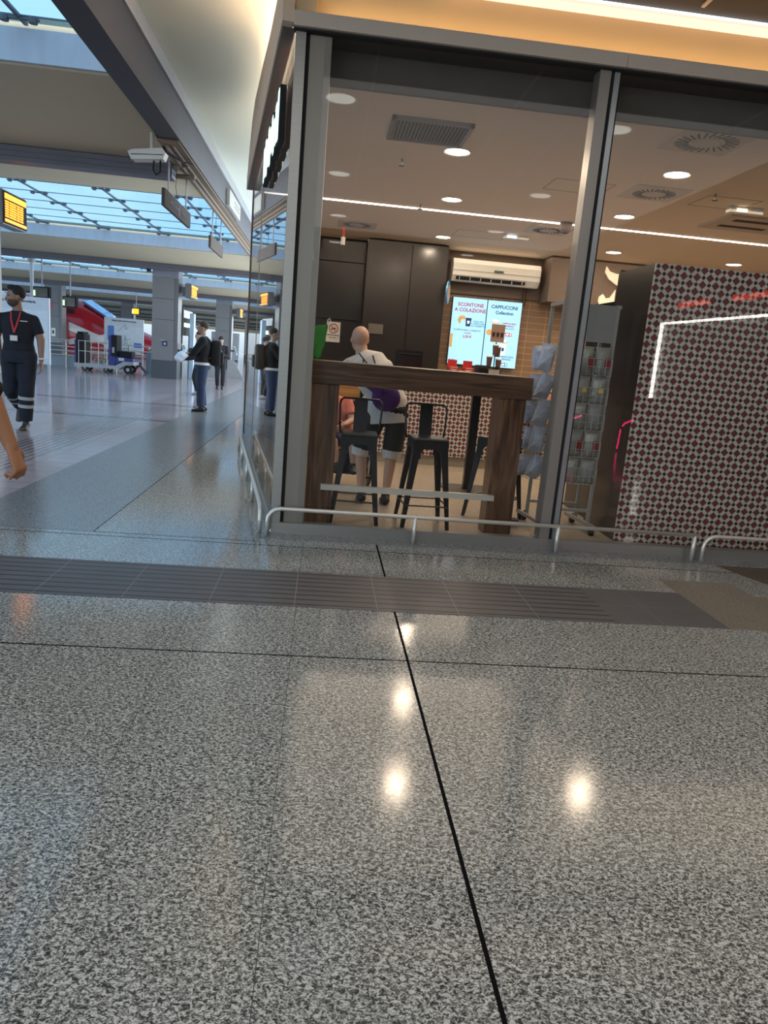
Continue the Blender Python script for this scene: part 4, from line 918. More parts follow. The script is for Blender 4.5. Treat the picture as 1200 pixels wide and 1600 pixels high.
# map boards
def board(x0, x1, y, z0, z1, which, rich=True):
    t = thing('map_board', ((x0+x1)/2, y, 0), which, 'board', 'white station map boards'); w = x1-x0
    MB().box(x0, x1, y, y+.06, z0, z1).build('panel', pm('board_white', (.62, .64, .68), .4), t)
    for x in (x0+.04, x1-.04): MB().box(x-.03, x+.03, y+.01, y+.05, 0, z0).build('leg', GREYP, t)
    MB().box(x0+w*.08, x1-w*.03, y-.01, y, z0+.15, z1-.32).build('map_sheet', pm('map_paper', (.70, .74, .78), .5), t)
    text('lettering', 'Mappa della Rete Ferroviaria', .085, ((x0+x1)/2, y-.005, z1-.12), (1, 0, 0), (0, 0, 1), KI, t, .002)
    if rich:
        MB().box(x0+w*.09, x0+w*.25, y-.015, y-.01, z0+.4, z1-.34).build('blue_column', pm('map_blue', (.10, .22, .55), .5), t)
        MB().box(x1-w*.24, x1-w*.04, y-.015, y-.01, z0+.17, z0+.37).build('blue_block', MATS['map_blue'], t)
        m = MB(); random.seed(5); c0 = Vector((x0+w*.5, y-.014, (z0+z1)/2+.3))
        for k in range(7):
            p = c0.copy(); p.x += random.uniform(-.1, .1); p.z += random.uniform(-.5, .1); pts = [p.copy()]
            for q in range(4): p += Vector((random.uniform(-.12, .14), 0, random.uniform(-.16, .05))); pts.append(p.copy())
            m.rings(pts, [.007]*5, 4)
        m.build('map_line', pm('map_grey', (.25, .3, .35), .6), t)
board(-9.2, -7.6, 32, .72, 2.06, 'white station map board in front of the red train')
board(-8.6, -6.95, 19.5, .5, 2.14, 'white map board behind the walking worker', False)
def hang_monitor(x, y, z, w, h, which, lit=None):
    t = thing('platform_monitor', (x, y, z-h/2), which, 'monitor', 'hanging platform monitors')
    m = MB(); m.obox((x, y, z), (w, .14, h), (0, 0, -.35), .01); m.build('casing', BLACKM, t)
    m = MB(); m.obox((x-.02, y-.08, z), (w*.86, .012, h*.8), (0, 0, -.35)); m.build('screen', lit or pm('monitor_dark', (.03, .04, .04), .15), t)
    MB().cyl((x, y, z+h/2), (x, y, 4.46 if y < 40 else 4.05), .025, 8).build('hanger', GREYP, t)
    m = MB(); m.obox((x-w*.36, y-.09, z-h*.1), (.09, .012, h*.5), (0, 0, -.35)); m.build('clock_light', emis('mon_green', (.75, 1, .7), .7), t)
hang_monitor(-10.95, 30, 2.72, .72, .42, 'dark hanging monitor above the worker\'s shoulder, near the white pole'); hang_monitor(-9.9, 30, 2.45, .62, .42, 'dark hanging monitor in front of the train roof')
hang_monitor(-11.0, 44.5, 2.75, .5, .36, 'far orange-lit monitor above the map board', OR)
t = thing('white_pole', (-11.3, 30.2, 0), 'white pole behind the worker\'s head', 'pole'); MB().cyl((-11.55, 30.6, 0), (-11.55, 30.6, 3.85), .07, 12).build('shaft', pm('pole_white', (.65, .68, .72), .5), t); MB().cyl((-11.55, 30.6, 3.85), (-11.55, 30.6, 4.0), .14, 12).build('capital', GREYP, t)

# railings at the head of the tracks
def railing(x0, x1, y, which, zs=(1.02, .94, .78, .62, .46), step=1.25):
    t = thing('platform_railing', ((x0+x1)/2, y, 0), which, 'railing', 'steel railings at the track heads')
    for z in zs: MB().cyl((x0, y, z), (x1, y, z), .02, 8).build('bar', STEEL, t)
    x = x0
    while x <= x1+.01: MB().cyl((x, y+.03, 0), (x, y+.03, 1.02), .022, 8).build('post', STEEL, t); x += step
railing(-18.5, -9.4, 29.0, 'steel railing in front of the train, left of the cart'); railing(-9.3, -5.4, 29.6, 'steel railing behind the cart and map board', (1.0, .8, .6))
o = MB().box(-18.5, -9.4, 29.15, 29.2, 0, .42).build('low_barrier', pm('barrier_grey', (.38, .42, .46), .6)); tag(o, 'low grey barrier wall beneath the railing', 'barrier')
# planter greenery behind the glass
o = MB()
random.seed(11)
for k in range(240):
    x, z = random.uniform(-9.2, -7.9), random.uniform(.05, .85); o.obox((x, 30.4+random.uniform(-.2, .2), z), (.10, .004, .03), (random.uniform(-1, 1), random.uniform(-1, 1), random.uniform(-1, 1)))
o = o.build('green_shrub', pm('shrub_green', (.10, .22, .12), .6, 0, .4, 5)); tag(o, 'loose green shrub seen through the cart cage', 'shrub'); o['kind'] = 'stuff'

# electric luggage cart
t = thing('luggage_cart', (-7.9, 28, 0), 'blue electric luggage cart with a grey deck in front of the train', 'cart')
MB().prism([(-9.0, .14), (-9.0, .27), (-7.55, .27), (-7.25, .44), (-6.9, .44), (-6.9, .33), (-7.2, .30), (-7.45, .14)], 27.6, 28.4, 'y').build('deck', GREYP, t)
MB().box(-8.95, -8.66, 27.65, 28.35, .27, 1.30, .02).box(-8.92, -8.70, 27.7, 28.3, 1.30, 1.38, .02).build('front_panel', BLACKM, t)
MB().box(-8.98, -8.93, 27.62, 28.38, .27, 1.1).build('blue_side', BLUEP, t)
MB().box(-7.80, -7.55, 27.65, 28.35, .27, 1.33, .02).build('driver_column', BLUEP, t); MB().box(-7.70, -7.50, 27.62, 28.3, .60, 1.36, .02).build('driver_pad', BLACKM, t)
MB().box(-7.66, -7.58, 27.6, 27.62, .72, .92).build('control_label', GREYP, t)
MB().prism([(-7.8, .27), (-7.8, .62), (-6.95, .55), (-6.93, .42), (-7.4, .40), (-7.6, .27)], 27.68, 28.32, 'y').build('motor_cover', BLUEP, t)
MB().box(-7.5, -7.0, 27.75, 28.25, .58, .80, .02).build('battery', BLACKM, t); MB().box(-7.45, -7.25, 27.665, 27.68, .46, .56).build('white_label', PAPER, t)
for y in (27.66, 28.34):
    for z in (.70, 1.06): MB().cyl((-8.85, y, z), (-7.8, y, z), .015, 8).build('cage_bar', STEEL, t)
    for x in (-8.85, -8.62, -8.15, -7.85): MB().cyl((x, y, .27), (x, y, 1.08), .014, 8).build('cage_post', STEEL, t)
for x, r in ((-8.65, .11), (-7.12, .15), (-7.9, .09)):
    for y in (27.68, 28.26): w = MB().cyl((x, y, r), (x, y+.08, r), r, 18).build('wheel', RUBBER, t); MB().cyl((x, y-.004, r), (x, y+.084, r), r*.45, 12).build('wheel_hub', GREYP, w)
MB().cyl((-7.13, 27.9, .5), (-7.15, 27.9, 1.05), .03, 8).build('tiller', GREYP, t); MB().rings([(-7.15, 27.9, 1.03), (-7.24, 27.9, 1.15), (-7.2, 27.9, 1.25), (-7.08, 27.9, 1.25), (-7.04, 27.9, 1.15)], [.018]*5, 8, closed=True).build('handle', STEEL, t)
# angled frames and machine next to the pillar
t = thing('ticket_machine', (-6.5, 30.0, 0), 'grey-blue machine with sloping screen left of the grey pillar', 'machine')
MB().box(-6.78, -6.5, 29.0, 29.3, 0, .82).build('body', pm('machine_blue', (.22, .32, .40), .5), t); m = MB(); m.obox((-6.52, 29.12, 1.0), (.42, .3, .06), (0, -.75, 0)); m.build('sloping_screen', pm('machine_teal', (.16, .24, .26), .4), t)
t = thing('leaning_frame', (-7.2, 29.0, 0), 'dark crossed metal frame between the cart and the machine', 'frame')
for a, b in (((-7.3, .62), (-6.72, .02)), ((-7.22, .05), (-6.95, .40))): MB().cyl((a[0], 28.9, a[1]), (b[0], 28.9, b[1]), .05, 8).build('strut', ALU_D, t)
t = thing('white_barrier', (-4.3, 30.5, 0), 'white slanting barrier panels beyond the backpack man', 'barrier')
for x in (-4.9, -3.9, -3.1): MB().prism([(x, 0), (x+.7, 0), (x+.25, .75), (x, .75)], 30.5, 30.56, 'y').build('panel', pm('barrier_white', (.30, .32, .34), .5), t)
# white case or low far furniture that closes the hall's depth
for k, (x, y, w, h, c, l_) in enumerate(((-3.9, 50, .9, 1.1, (.55, .08, .10), 'far red stand beyond the woman'), (-5.0, 62, 1.2, 1.5, (.5, .55, .6), 'far pale kiosk beyond the pillars'), (-9.0, 60, 2.2, 2.2, (.55, .58, .62), 'far white board beyond the map board'))):
    t = thing('far_stand', (x, y, 0), l_, 'stand'); MB().box(x, x+w, y, y+.4, .1, h, .02).build('body', pm('far_%d' % k, c, .6), t); MB().box(x+.05, x+w-.05, y+.05, y+.35, 0, .1).build('foot', ALU_D, t)
# ---- far end of the hall
# train
TR = pm('train_red', (.42, .012, .02), .18, 0, .12, 1, coat=.5); TW = pm('train_white', (.68, .66, .66), .25, 0, .05, 1, coat=.4); TG = pm('train_window', (.16, .30, .52), .06, .3, .1, 2)
def train_mat():
    m, n, l, b = newmat('train_livery'); P, s = wcoord(n, l); X, Z = s[0], s[2]
    z = n.new('ShaderNodeTexNoise'); z.inputs['Scale'].default_value = .7; l.new(P, z.inputs['Vector'])
    # white sweep falling towards the nose, over red
    d = math_(n, l, 'ADD', Z, math_(n, l, 'MULTIPLY', math_(n, l, 'ADD', X, 15.5), .36))
    w1 = band(n, l, d, 1.72, .23)
    d2 = math_(n, l, 'SUBTRACT', Z, math_(n, l, 'MULTIPLY', math_(n, l, 'ADD', X, 15.5), .22)); w2 = math_(n, l, 'LESS_THAN', math_(n, l, 'ADD', math_(n, l, 'MULTIPLY', Z, 1.0), math_(n, l, 'MULTIPLY', math_(n, l, 'ADD', X, 15.5), .0)), .55)
    w3 = math_(n, l, 'MULTIPLY', band(n, l, d2, .62, .16), math_(n, l, 'LESS_THAN', X, -11.5))
    c = mixc(n, l, z.outputs['Fac'], (.50, .012, .025), (.30, .01, .02))
    c = mixc(n, l, omax(n, l, w1, w3), c, (.66, .64, .64)); c = mixc(n, l, band(n, l, Z, -.1, .35), c, (.30, .10, .12)); c = mixc(n, l, math_(n, l, 'LESS_THAN', Z, -.35), c, (.1, .1, .11))
    l.new(c, b.inputs['Base Color']); b.inputs['Roughness'].default_value = .2; b.inputs['Coat Weight'].default_value = .5; return m
t = thing('high_speed_train', (-25, 46.5, -.7), 'red and white high-speed train with a long pointed nose', 'train')
rows = []; m = MB(); N = 22
for x, hw, zt, zb in ((-45, 1.45, 3.35, -.55), (-17, 1.45, 3.35, -.55), (-15.6, 1.44, 3.3, -.55), (-14.6, 1.42, 3.22, -.55), (-13.8, 1.38, 2.85, -.55), (-13.1, 1.33, 2.35, -.55), (-12.2, 1.25, 1.95, -.52), (-11.2, 1.1, 1.62, -.5), (-10.2, .85, 1.25, -.45), (-9.5, .5, .85, -.3), (-9.2, .12, .45, .1)):
    zc = (zt+zb)/2; hh = (zt-zb)/2
    rows.append([m.bm.verts.new((x, 47.2+hw*(1 if cos(a) > 0 else -1)*abs(cos(a))**.55, zc+hh*(1 if sin(a) > 0 else -1)*abs(sin(a))**.7)) for a in [2*pi*k/N for k in range(N)]])
for i in range(len(rows)-1):
    for k in range(N): m.bm.faces.new((rows[i][k], rows[i][(k+1) % N], rows[i+1][(k+1) % N], rows[i+1][k]))
m.bm.faces.new(rows[0]); m.bm.faces.new(rows[-1])
body = m.build('body', train_mat(), t, smooth=True)
wm = MB(); q = [(-14.45, 45.95, 3.12), (-13.0, 46.0, 2.28), (-13.0, 47.6, 2.42), (-14.45, 47.6, 3.26)]
vv = [wm.bm.verts.new((a, b_-.02, c+.03)) for a, b_, c in q]+[wm.bm.verts.new((a, b_+.05, c-.1)) for a, b_, c in q]
for f in ((0, 1, 2, 3), (7, 6, 5, 4), (0, 4, 5, 1), (1, 5, 6, 2), (2, 6, 7, 3), (3, 7, 4, 0)): wm.bm.faces.new([vv[k] for k in f])
wm.build('windscreen', TG, t)
MB().box(-16.2, -15.2, 45.70, 45.74, .3, 2.0).build('door_outline', pm('door_line', (.25, .02, .03), .4), t); MB().box(-15.3, -14.9, 45.72, 45.78, 2.35, 2.62, .03).build('dark_vent', BLACKM, t)
MB().box(-44, -17, 45.74, 45.77, 1.5, 2.2).build('window_band', TG, t); MB().box(-40, -13, 46, 48.4, -.72, -.5).build('bogie', BLACKM, t)

# ================================================================== PEOPLE
def V(*a): return Vector(a)
def add_hand(m, wr, d, pn, side, curl=.5, s=1.14):
    """palm, four fingers, thumb; d points to the fingertips, pn is the palm's normal, side the thumb's side"""
    d = d.normalized(); pn = (pn - d*pn.dot(d)).normalized(); w = side.normalized(); w = (w - d*w.dot(d) - pn*w.dot(pn)).normalized()
    m.cap(wr, wr+d*.085*s, (.026*s, .017*s), (.036*s, .014*s), 12, up=w)
    L = (.070, .080, .075, .060)
    for k in range(4):
        b = wr + d*.088*s + w*(.028-.0185*k)*s; dd = d.copy(); ang = curl*(.8+.15*k); r = .0088*s
        for q, f in enumerate((.45, .32, .23)):
            a = ang*(.55 if q == 0 else 1.0); dd = (dd*cos(a)+pn*sin(a)*1.0).normalized() if q == 0 else (dd*cos(a*.9) + (pn*cos(0)).cross(V(0, 0, 0)) + (pn - dd*pn.dot(dd)).normalized()*sin(a*.9)).normalized() if (pn - dd*pn.dot(dd)).length > 1e-3 else dd
            e = b + dd*L[k]*f*s; m.cap(b, e, r, r*.88, 8); b = e; r *= .9
    b = wr + d*.022*s + w*.026*s; td = (d*.65+w*.75+pn*.35).normalized(); e = b+td*.038*s; m.cap(b, e, .012*s, .0105*s, 8); td = (d*.9+w*.15+pn*.5).normalized(); m.cap(e, e+td*.032*s, .0105*s, .009*s, 8)
def person(name, loc, label, height=1.78, rotz=0., fy=-1, J=None, skin=(.45, .27, .19), hair=(.01, .008, .007), hairstyle='short', head_yaw=0., head_pitch=0.,
           shirt=None, sleeve='long', trousers=None, leg='long', shoe=(.012, .012, .014), curl=(.5, .5), palm=None, vox=.009, girth=1.0, hem=.90, beard=None, group=None, toes=None, extra=None):
    D = dict(pelvis=V(0, 0, .95), waist=V(0, 0, 1.10), chest=V(0, 0, 1.30), neck=V(0, 0, 1.49), head=V(0, fy*.02, 1.655),
             sL=V(.180, 0, 1.41), eL=V(.235, -fy*.02, 1.15), wL=V(.245, fy*.05, .90), sR=V(-.180, 0, 1.41), eR=V(-.235, -fy*.02, 1.15), wR=V(-.245, fy*.05, .90),
             hL=V(.09, 0, .93), kL=V(.10, fy*.02, .50), aL=V(.105, 0, .085), hR=V(-.09, 0, .93), kR=V(-.10, fy*.02, .50), aR=V(-.105, 0, .085))
    for k, v in (J or {}).items(): D[k] = V(*v)
    HS = 1.07
    t = thing(name, loc, label, 'person', group); S = height/1.78
    M = Matrix.Translation(loc) @ Matrix.Rotation(rotz, 4, 'Z') @ Matrix.Scale(S, 4)
    g = girth
    def torso(m, e=0., z0=None):
        P = [D['pelvis']-V(0, 0, .09), D['pelvis'], D['waist'], D['chest'], D['chest'].lerp(D['neck'], .62), D['neck']]
        R = [(.13*g+e, .095*g+e), (.162*g+e, .112*g+e), (.142*g+e, .100*g+e), (.168*g+e, .118*g+e), (.150*g+e, .088*g+e), (.062+e*.7, .060+e*.7)]
        m.rings(P, R, 20, up=(1, 0, 0)); return m
    def foot(k, m, e=0., shoe_=False):
        a = D['a'+k]; td = V(*toes[k]) if toes and k in toes else V(0, fy, -.12); td = td.normalized()
        h = .035+e
        m.cap(a-td*.05-V(0, 0, .045), a+td*.15-V(0, 0, .05), (.036+e, h), (.040+e, .022+e), 12, up=(1, 0, 0) if abs(td.x) < .7 else (0, 1, 0)); m.cap(a, a-V(0, 0, .03), .036+e, .038+e, 12)
    b = MB(); torso(b)
    b.cap(D['neck']-V(0, 0, .03), D['neck'].lerp(D['head'], .62), .062, .058, 14)
    hr = Matrix.Rotation(head_yaw, 3, 'Z') @ Matrix.Rotation(head_pitch*-fy, 3, 'X')
    def hp(x, y, z): return D['head'] + hr @ V(x*HS, fy*y*HS, z*HS)
    b.ell(hp(0, -.012, .03), (.082, .102, .095), hr, 20); b.ell(hp(0, .022, -.035), (.064, .072, .085), hr, 18)       # cranium, face
    b.ell(hp(0, .055, -.088), (.026, .022, .020), hr, 10)                                                            # chin
    b.cap(hp(0, .088, .005), hp(0, .106, -.028), .008, .014, 8)                                                      # nose
    b.ell(hp(0, .082, .028), (.045, .016, .010), hr, 10); b.ell(hp(0, .086, -.060), (.022, .009, .009), hr, 10)       # brow, lips
    for sx in (-1, 1): b.ell(hp(sx*.078, -.008, -.008), (.010, .020, .032), hr, 10)
    for k in 'LR':
        s_, e_, w_ = D['s'+k], D['e'+k], D['w'+k]
        b.ell(s_-V(0, 0, .01), .050*g, None, 14); b.cap(s_-V(0, 0, .01), e_, .050*g, .044*g, 14); b.cap(e_, w_, .045*g, (.029, .025), 14); b.cap(D['neck']-V(0, 0, .05), s_, .052, .042, 12)
        sg = 1 if k == 'L' else -1; dv = (w_-e_).normalized()
        pn = V(*palm[k]) if palm and k in palm else V(-sg, 0, 0)
        add_hand(b, w_, dv + V(0, 0, -.1), pn, V(0, fy, 0) if abs((dv).y) < .8 else V(0, 0, 1), curl[0 if k == 'L' else 1])
        b.cap(D['h'+k], D['k'+k], (.084*g, .088*g), .056, 16); b.cap(D['k'+k], D['k'+k].lerp(D['a'+k], .35), .055, .054, 14); b.cap(D['k'+k].lerp(D['a'+k], .35), D['a'+k], .054, .035, 14); foot(k, b)
    remeshed(b, vox).xf(M).build('body', pm(name+'_skin_%d' % len(ORG), skin, .55, 0, .08, 14), t, smooth=True)
    if shirt:
        c, e = shirt[0], shirt[1]; m = MB()
        P = [D['pelvis']+V(0, 0, hem-.95), D['pelvis'].lerp(D['waist'], .45), D['waist'], D['chest'], D['chest'].lerp(D['neck'], .62), D['neck']-V(0, 0, .0)]
        R = [(.168*g+e, .118*g+e), (.163*g+e, .113*g+e), (.148*g+e, .106*g+e), (.170*g+e, .121*g+e), (.152*g+e, .092*g+e), (.064+e*.6, .062+e*.6)]
        m.rings(P, R, 22, up=(1, 0, 0))
        for k in 'LR':
            s_, e_, w_ = D['s'+k], D['e'+k], D['w'+k]; m.ell(s_-V(0, 0, .012), .050*g+e, None, 14); m.cap(D['neck']-V(0, 0, .055), s_, .052+e, .042+e, 12)
            if sleeve == 'elbow': m.cap(s_, e_, .056*g+e, .047+e, 14); m.rings([e_-(w_-e_)*.02, e_.lerp(w_, .10)], [.050+e, .048+e], 14)
            elif sleeve == 'long': m.cap(s_, e_, .055*g+e, .045+e, 14); m.rings([e_-(w_-e_)*.05, e_.lerp(w_, .5), e_.lerp(w_, .97)], [.046+e, .042+e, .034+e], 14)
            else: m.rings([s_-V(0, 0, .01), s_.lerp(e_, .4), s_.lerp(e_, .72)], [.049*g+e, .051*g+e, .052*g+e], 14)
        remeshed(m, vox).xf(M).build('shirt', c, t, smooth=True)
    if trousers:
        c, e = trousers[0], trousers[1]; m = MB()
        m.rings([D['pelvis']-V(0, 0, .10), D['pelvis']-V(0, 0, .02), D['pelvis'].lerp(D['waist'], .35)], [(.15*g+e, .115*g+e), (.165*g+e, .117*g+e), (.150*g+e, .106*g+e)], 20, up=(1, 0, 0))
        for k in 'LR':
            h_, k_, a_ = D['h'+k], D['k'+k], D['a'+k]
            if leg == 'long': m.cap(h_, k_, .088*g+e, .064+e, 16); m.rings([k_, k_.lerp(a_, .4), k_.lerp(a_, .93)], [.064+e, .060+e, .050+e], 16)
            else: m.rings([h_, h_.lerp(k_, .5), h_.lerp(k_, .97)], [.090*g+e, .092*g+e, .088*g+e], 16)
        remeshed(m, vox).xf(M).build('trousers' if leg == 'long' else 'shorts', c, t, smooth=True)
    for k in 'LR':
        m = MB(); foot(k, m, .008); remeshed(m, vox).xf(M).build('shoe', pm(name+'_shoe_%d' % len(ORG), shoe, .5, 0, .1, 20), t, smooth=True)
    if hairstyle:
        m = MB(); hm = pm('hair_%.3f' % hair[0], hair, .7, 0, .3, 60, bump=.3)
        m.ell(hp(0, -.022, .045), (.089, .104, .094), hr, 22)
        if hairstyle == 'quiff': m.ell(hp(0, .035, .105), (.060, .055, .032), hr, 14)
        if hairstyle == 'bun': m.ell(hp(0, -.115, .06), (.04, .04, .04), hr, 12)
        m = remeshed(m, vox*.9)
        inv = hr.inverted()
        kill = []
        for v in m.bm.verts:
            q = inv @ (v.co - D['head']); yy = q.y*fy
            if (yy > .052 and q.z < .062) or q.z < -.035 - (.0 if yy < -.02 else -.03): kill.append(v)
        bmesh.ops.delete(m.bm, geom=kill, context='VERTS'); m.xf(M).build('hair', hm, t, smooth=True)
    if beard:
        m = MB(); m.ell(hp(0, .022, -.056), (.069, .077, .068), hr, 18); m = remeshed(m, vox*.9); inv = hr.inverted(); kill = []
        for v in m.bm.verts:
            q = inv @ (v.co-D['head'])
            if q.z > -.028 or (q.z > -.075 and abs(q.x) < .018): kill.append(v)
        bmesh.ops.delete(m.bm, geom=kill, context='VERTS'); m.xf(M).build('beard', pm('beard', beard, .8), t, smooth=True)
    for sx in (-1, 1): MB().ell(hp(sx*.030, .084, .008), (.011, .006, .006), hr, 8).xf(M).build('eye', pm('eye_dark', (.02, .015, .012), .2), t)
    return t, D, M, hp
TSH = pm('tshirt_navy', (.008, .009, .016), .85, 0, .2, 8, bump=.3); TRN = pm('work_trousers', (.010, .013, .024), .85, 0, .3, 9, bump=.5)
REF = pm('reflective_band', (.42, .44, .46), .35, .1, .1, 20)
t, D, M, hp = person('person', (-4.19, 10.6, 0), 'person walking in a navy T-shirt and work trousers with a red lanyard', 1.93, rotz=.12,
    J=dict(head=(-.02, -.03, 1.655), hL=(.09, 0, .93), kL=(.10, -.07, .51), aL=(.075, -.04, .09), hR=(-.09, 0, .93), kR=(-.11, .02, .50), aR=(-.10, .40, .26), eL=(.262, .0, 1.15), wL=(.275, -.05, .89), eR=(-.262, .02, 1.16), wR=(-.25, .10, .91), sL=(.185, 0, 1.40), sR=(-.185, 0, 1.40)),
    skin=(.30, .17, .115), hair=(.008, .006, .006), hairstyle='quiff', head_yaw=-1.05, shirt=(TSH, .010), sleeve='short', trousers=(TRN, .030), shoe=(.06, .045, .035), beard=(.085, .05, .036), girth=1.12, toes={'R': (0, -.5, -.9)})
for k in 'LR':
    for f in (.18, .42):
        a, b = D['k'+k].lerp(D['a'+k], f), D['k'+k].lerp(D['a'+k], f+.10); MB().rings([a, b], [.099, .096], 18, cap=False).xf(M).build('reflective_band', REF, t)
m = MB(); m.rings([(-.06, -.085, 1.475), (-.045, -.145, 1.38), (-.01, -.165, 1.22)], [(.010, .003)]*3, 8).rings([(.05, -.085, 1.475), (.04, -.145, 1.38), (-.01, -.165, 1.22)], [(.010, .003)]*3, 8).xf(M).build('lanyard', pm('lanyard_red', (.55, .03, .03), .6), t)
MB().box(-.055, .03, -.172, -.166, 1.12, 1.185).xf(M).build('badge', PAPER, t)
MB().rings([(.275, -.05, .905), (.274, -.047, .925)], [.036, .036], 16).xf(M).build('watch', PAPER, t)
MB().box(.06, .145, -.151, -.146, 1.362, 1.372).xf(M).build('chest_print', PAPER, t)
MB().box(.155, .185, -.10, .06, .62, .78, .02).xf(M).build('cargo_pocket', TRN, t)

JK = pm('jacket_black', (.008, .008, .010), .85, 0, .2, 8, bump=.3); JEAN = pm('jeans_blue', (.030, .050, .105), .85, 0, .35, 6, bump=.4)
t, D, M, hp = person('person', (-2.45, 15.3, 0), 'person in black jacket and blue jeans with folded arms, wearing a backpack', 1.80, rotz=-pi/2+.15,
    J=dict(eL=(.19, -.17, 1.17), wL=(-.04, -.24, 1.20), eR=(-.19, -.17, 1.14), wR=(.05, -.26, 1.15), aL=(.09, -.02, .085), aR=(-.06, .03, .085), chest=(0, .03, 1.30), waist=(0, .0, 1.1)),
    skin=(.42, .26, .19), hair=(.045, .028, .018), shirt=(JK, .022), trousers=(JEAN, .026), hem=.98, palm={'L': (0, 1, 0), 'R': (0, 1, 0)}, girth=1.15)
MB().rings([(0, .0, .935), (0, 0, .985)], [(.222, .166), (.214, .160)], 22, up=(1, 0, 0)).xf(M).build('shirt_hem', PAPER, t); MB().rings([(0, 0, 1.49), (0, -.005, 1.52)], [(.070, .068), (.066, .066)], 18, up=(1, 0, 0)).xf(M).build('collar', PAPER, t)
bk = thing('backpack', tuple(M @ V(0, .26, 1.0)), 'large black backpack worn by the person with folded arms', 'backpack')
m = MB(); m.box(-.16, .16, .145, .36, .93, 1.44, .06); m.xf(M).build('bag_body', JK, bk, smooth=True); m = MB(); m.box(-.12, .12, .34, .41, .97, 1.22, .03); m.xf(M).build('front_pocket', BLACKM, bk, smooth=True)
for sx in (-1, 1): MB().rings([(sx*.11, .15, 1.42), (sx*.12, .02, 1.525), (sx*.13, -.13, 1.40), (sx*.13, -.10, 1.20), (sx*.13, .14, 1.02)], [(.022, .006)]*5, 8).xf(M).build('strap', BLACKM, bk)
MB().rings([(-.03, .2, 1.44), (0, .2, 1.48), (.03, .2, 1.44)], [.008]*3, 8).xf(M).build('grab_loop', BLACKM, bk)

t, D, M, hp = person('person', (-3.16, 23.1, 0), 'person in a black suit with dark hair looking down at a phone', 1.60, rotz=.1,
    J=dict(eL=(.22, -.02, 1.12), wL=(.05, -.24, 1.16), eR=(-.22, -.02, 1.12), wR=(-.05, -.24, 1.17), head=(0, -.05, 1.64), aL=(.085, 0, .085), aR=(-.085, .02, .085)), skin=(.42, .26, .19), head_pitch=.5, hairstyle='bun', shirt=(JK, .02), trousers=(BLACKM, .012), girth=.95, vox=.011)
ph = MB().box(-.035, .035, -.36, -.35, 1.13, 1.26).xf(M).build('phone', BLACK); tag(ph, 'dark phone held by the person in black', 'phone')
MB().box(-.05, .05, -.146, -.14, 1.26, 1.30).xf(M).build('scarf_print', pm('print_tan', (.35, .28, .22), .7), t)
t, D, M, hp = person('person', (-3.30, 20.0, 0), 'person half hidden behind the backpack man, in dark clothes', 1.66, rotz=-pi/2,
    J=dict(eL=(.2, -.12, 1.05), wL=(.14, -.36, .98), eR=(-.2, -.12, 1.05), wR=(-.12, -.36, .98), kL=(.1, -.1, .5), aL=(.1, .0, .085)), skin=(.42, .26, .19), shirt=(JK, .02), trousers=(BLACKM, .014), vox=.013, shoe=(.3, .3, .32))
m = MB(); m.ell((-3.70, 19.9, 1.00), (.17, .15, .12)); m.ell((-3.78, 19.9, .93), (.15, .14, .11)); m.ell((-3.62, 19.92, 1.08), (.12, .12, .10)); m = remeshed(m, .02); o = m.build('white_bundle', pm('bundle_white', (.62, .66, .72), .8, 0, .1, 6, bump=.5), smooth=True); tag(o, 'white rounded bundle carried behind the backpack man', 'bundle')

# bald customer seen from behind at the table
TEE = pm('tee_white', (.62, .58, .54), .85, 0, .06, 6, bump=.3)
t, D, M, hp = person('person', (.66, 7.0, 0), 'bald person in white T-shirt and black shorts seen from behind', 1.80, fy=1,
    J=dict(pelvis=(.0, -.02, .93), waist=(-.06, .02, 1.08), chest=(-.19, .08, 1.25), neck=(-.29, .14, 1.42), head=(-.325, .19, 1.55), sL=(-.06, .08, 1.33), eL=(.02, .10, 1.05), wL=(-.05, .30, .90), sR=(-.40, .10, 1.32), eR=(-.58, .22, 1.13), wR=(-.62, .45, 1.02),
           hL=(.09, -.02, .91), kL=(.06, .03, .50), aL=(.03, .0, .085), hR=(-.09, -.02, .91), kR=(-.24, .10, .50), aR=(-.20, .05, .085)),
    skin=(.55, .32, .22), hairstyle=None, head_yaw=.25, head_pitch=-.25, shirt=(TEE, .014), sleeve='short', trousers=(BLACKM, .003), leg='short', girth=1.08, hem=.81, vox=.009)
for k in 'LR':
    a, b = D['h'+k].lerp(D['k'+k], .92), D['k'+k].lerp(D['a'+k], .10); MB().rings([a, b], [.100, .092], 18).xf(M).build('shorts_lining', TEE, t)
for pts in (((-.33, .0, 1.42), (-.20, -.07, 1.28), (-.06, -.13, 1.08), (.06, -.15, .97)), ((-.20, .0, 1.41), (-.14, -.06, 1.25), (-.10, -.10, 1.05))):
    MB().rings(pts, [.0065]*len(pts), 8).xf(M).build('cord', BLACKM, t)
for k in range(4): MB().rings([(-.43-k*.032, .03+k*.03, 1.345-k*.03), (-.47-k*.032, .015+k*.03, 1.26-k*.03)], [.003]*2, 6).xf(M).build('sleeve_stripe', pm('stripe_blue', (.12, .15, .28), .7), t)
o = thing('purple_bag', (.62, 6.78, .95), 'purple drawstring bag at the bald person\'s hip', 'bag'); m = MB(); m.ell((.60, 6.80, 1.05), (.14, .05, .13)); m.cap((.55, 6.80, 1.12), (.42, 6.80, 1.18), .07, .05); remeshed(m, .01).build('pouch', pm('bag_purple', (.09, .03, .17), .7, 0, .3, 10, bump=.5), o, smooth=True)
MB().rings([(.50, 6.78, 1.15), (.40, 6.82, 1.25), (.36, 6.86, 1.38)], [.006]*3, 6).build('cord', BLACKM, o)

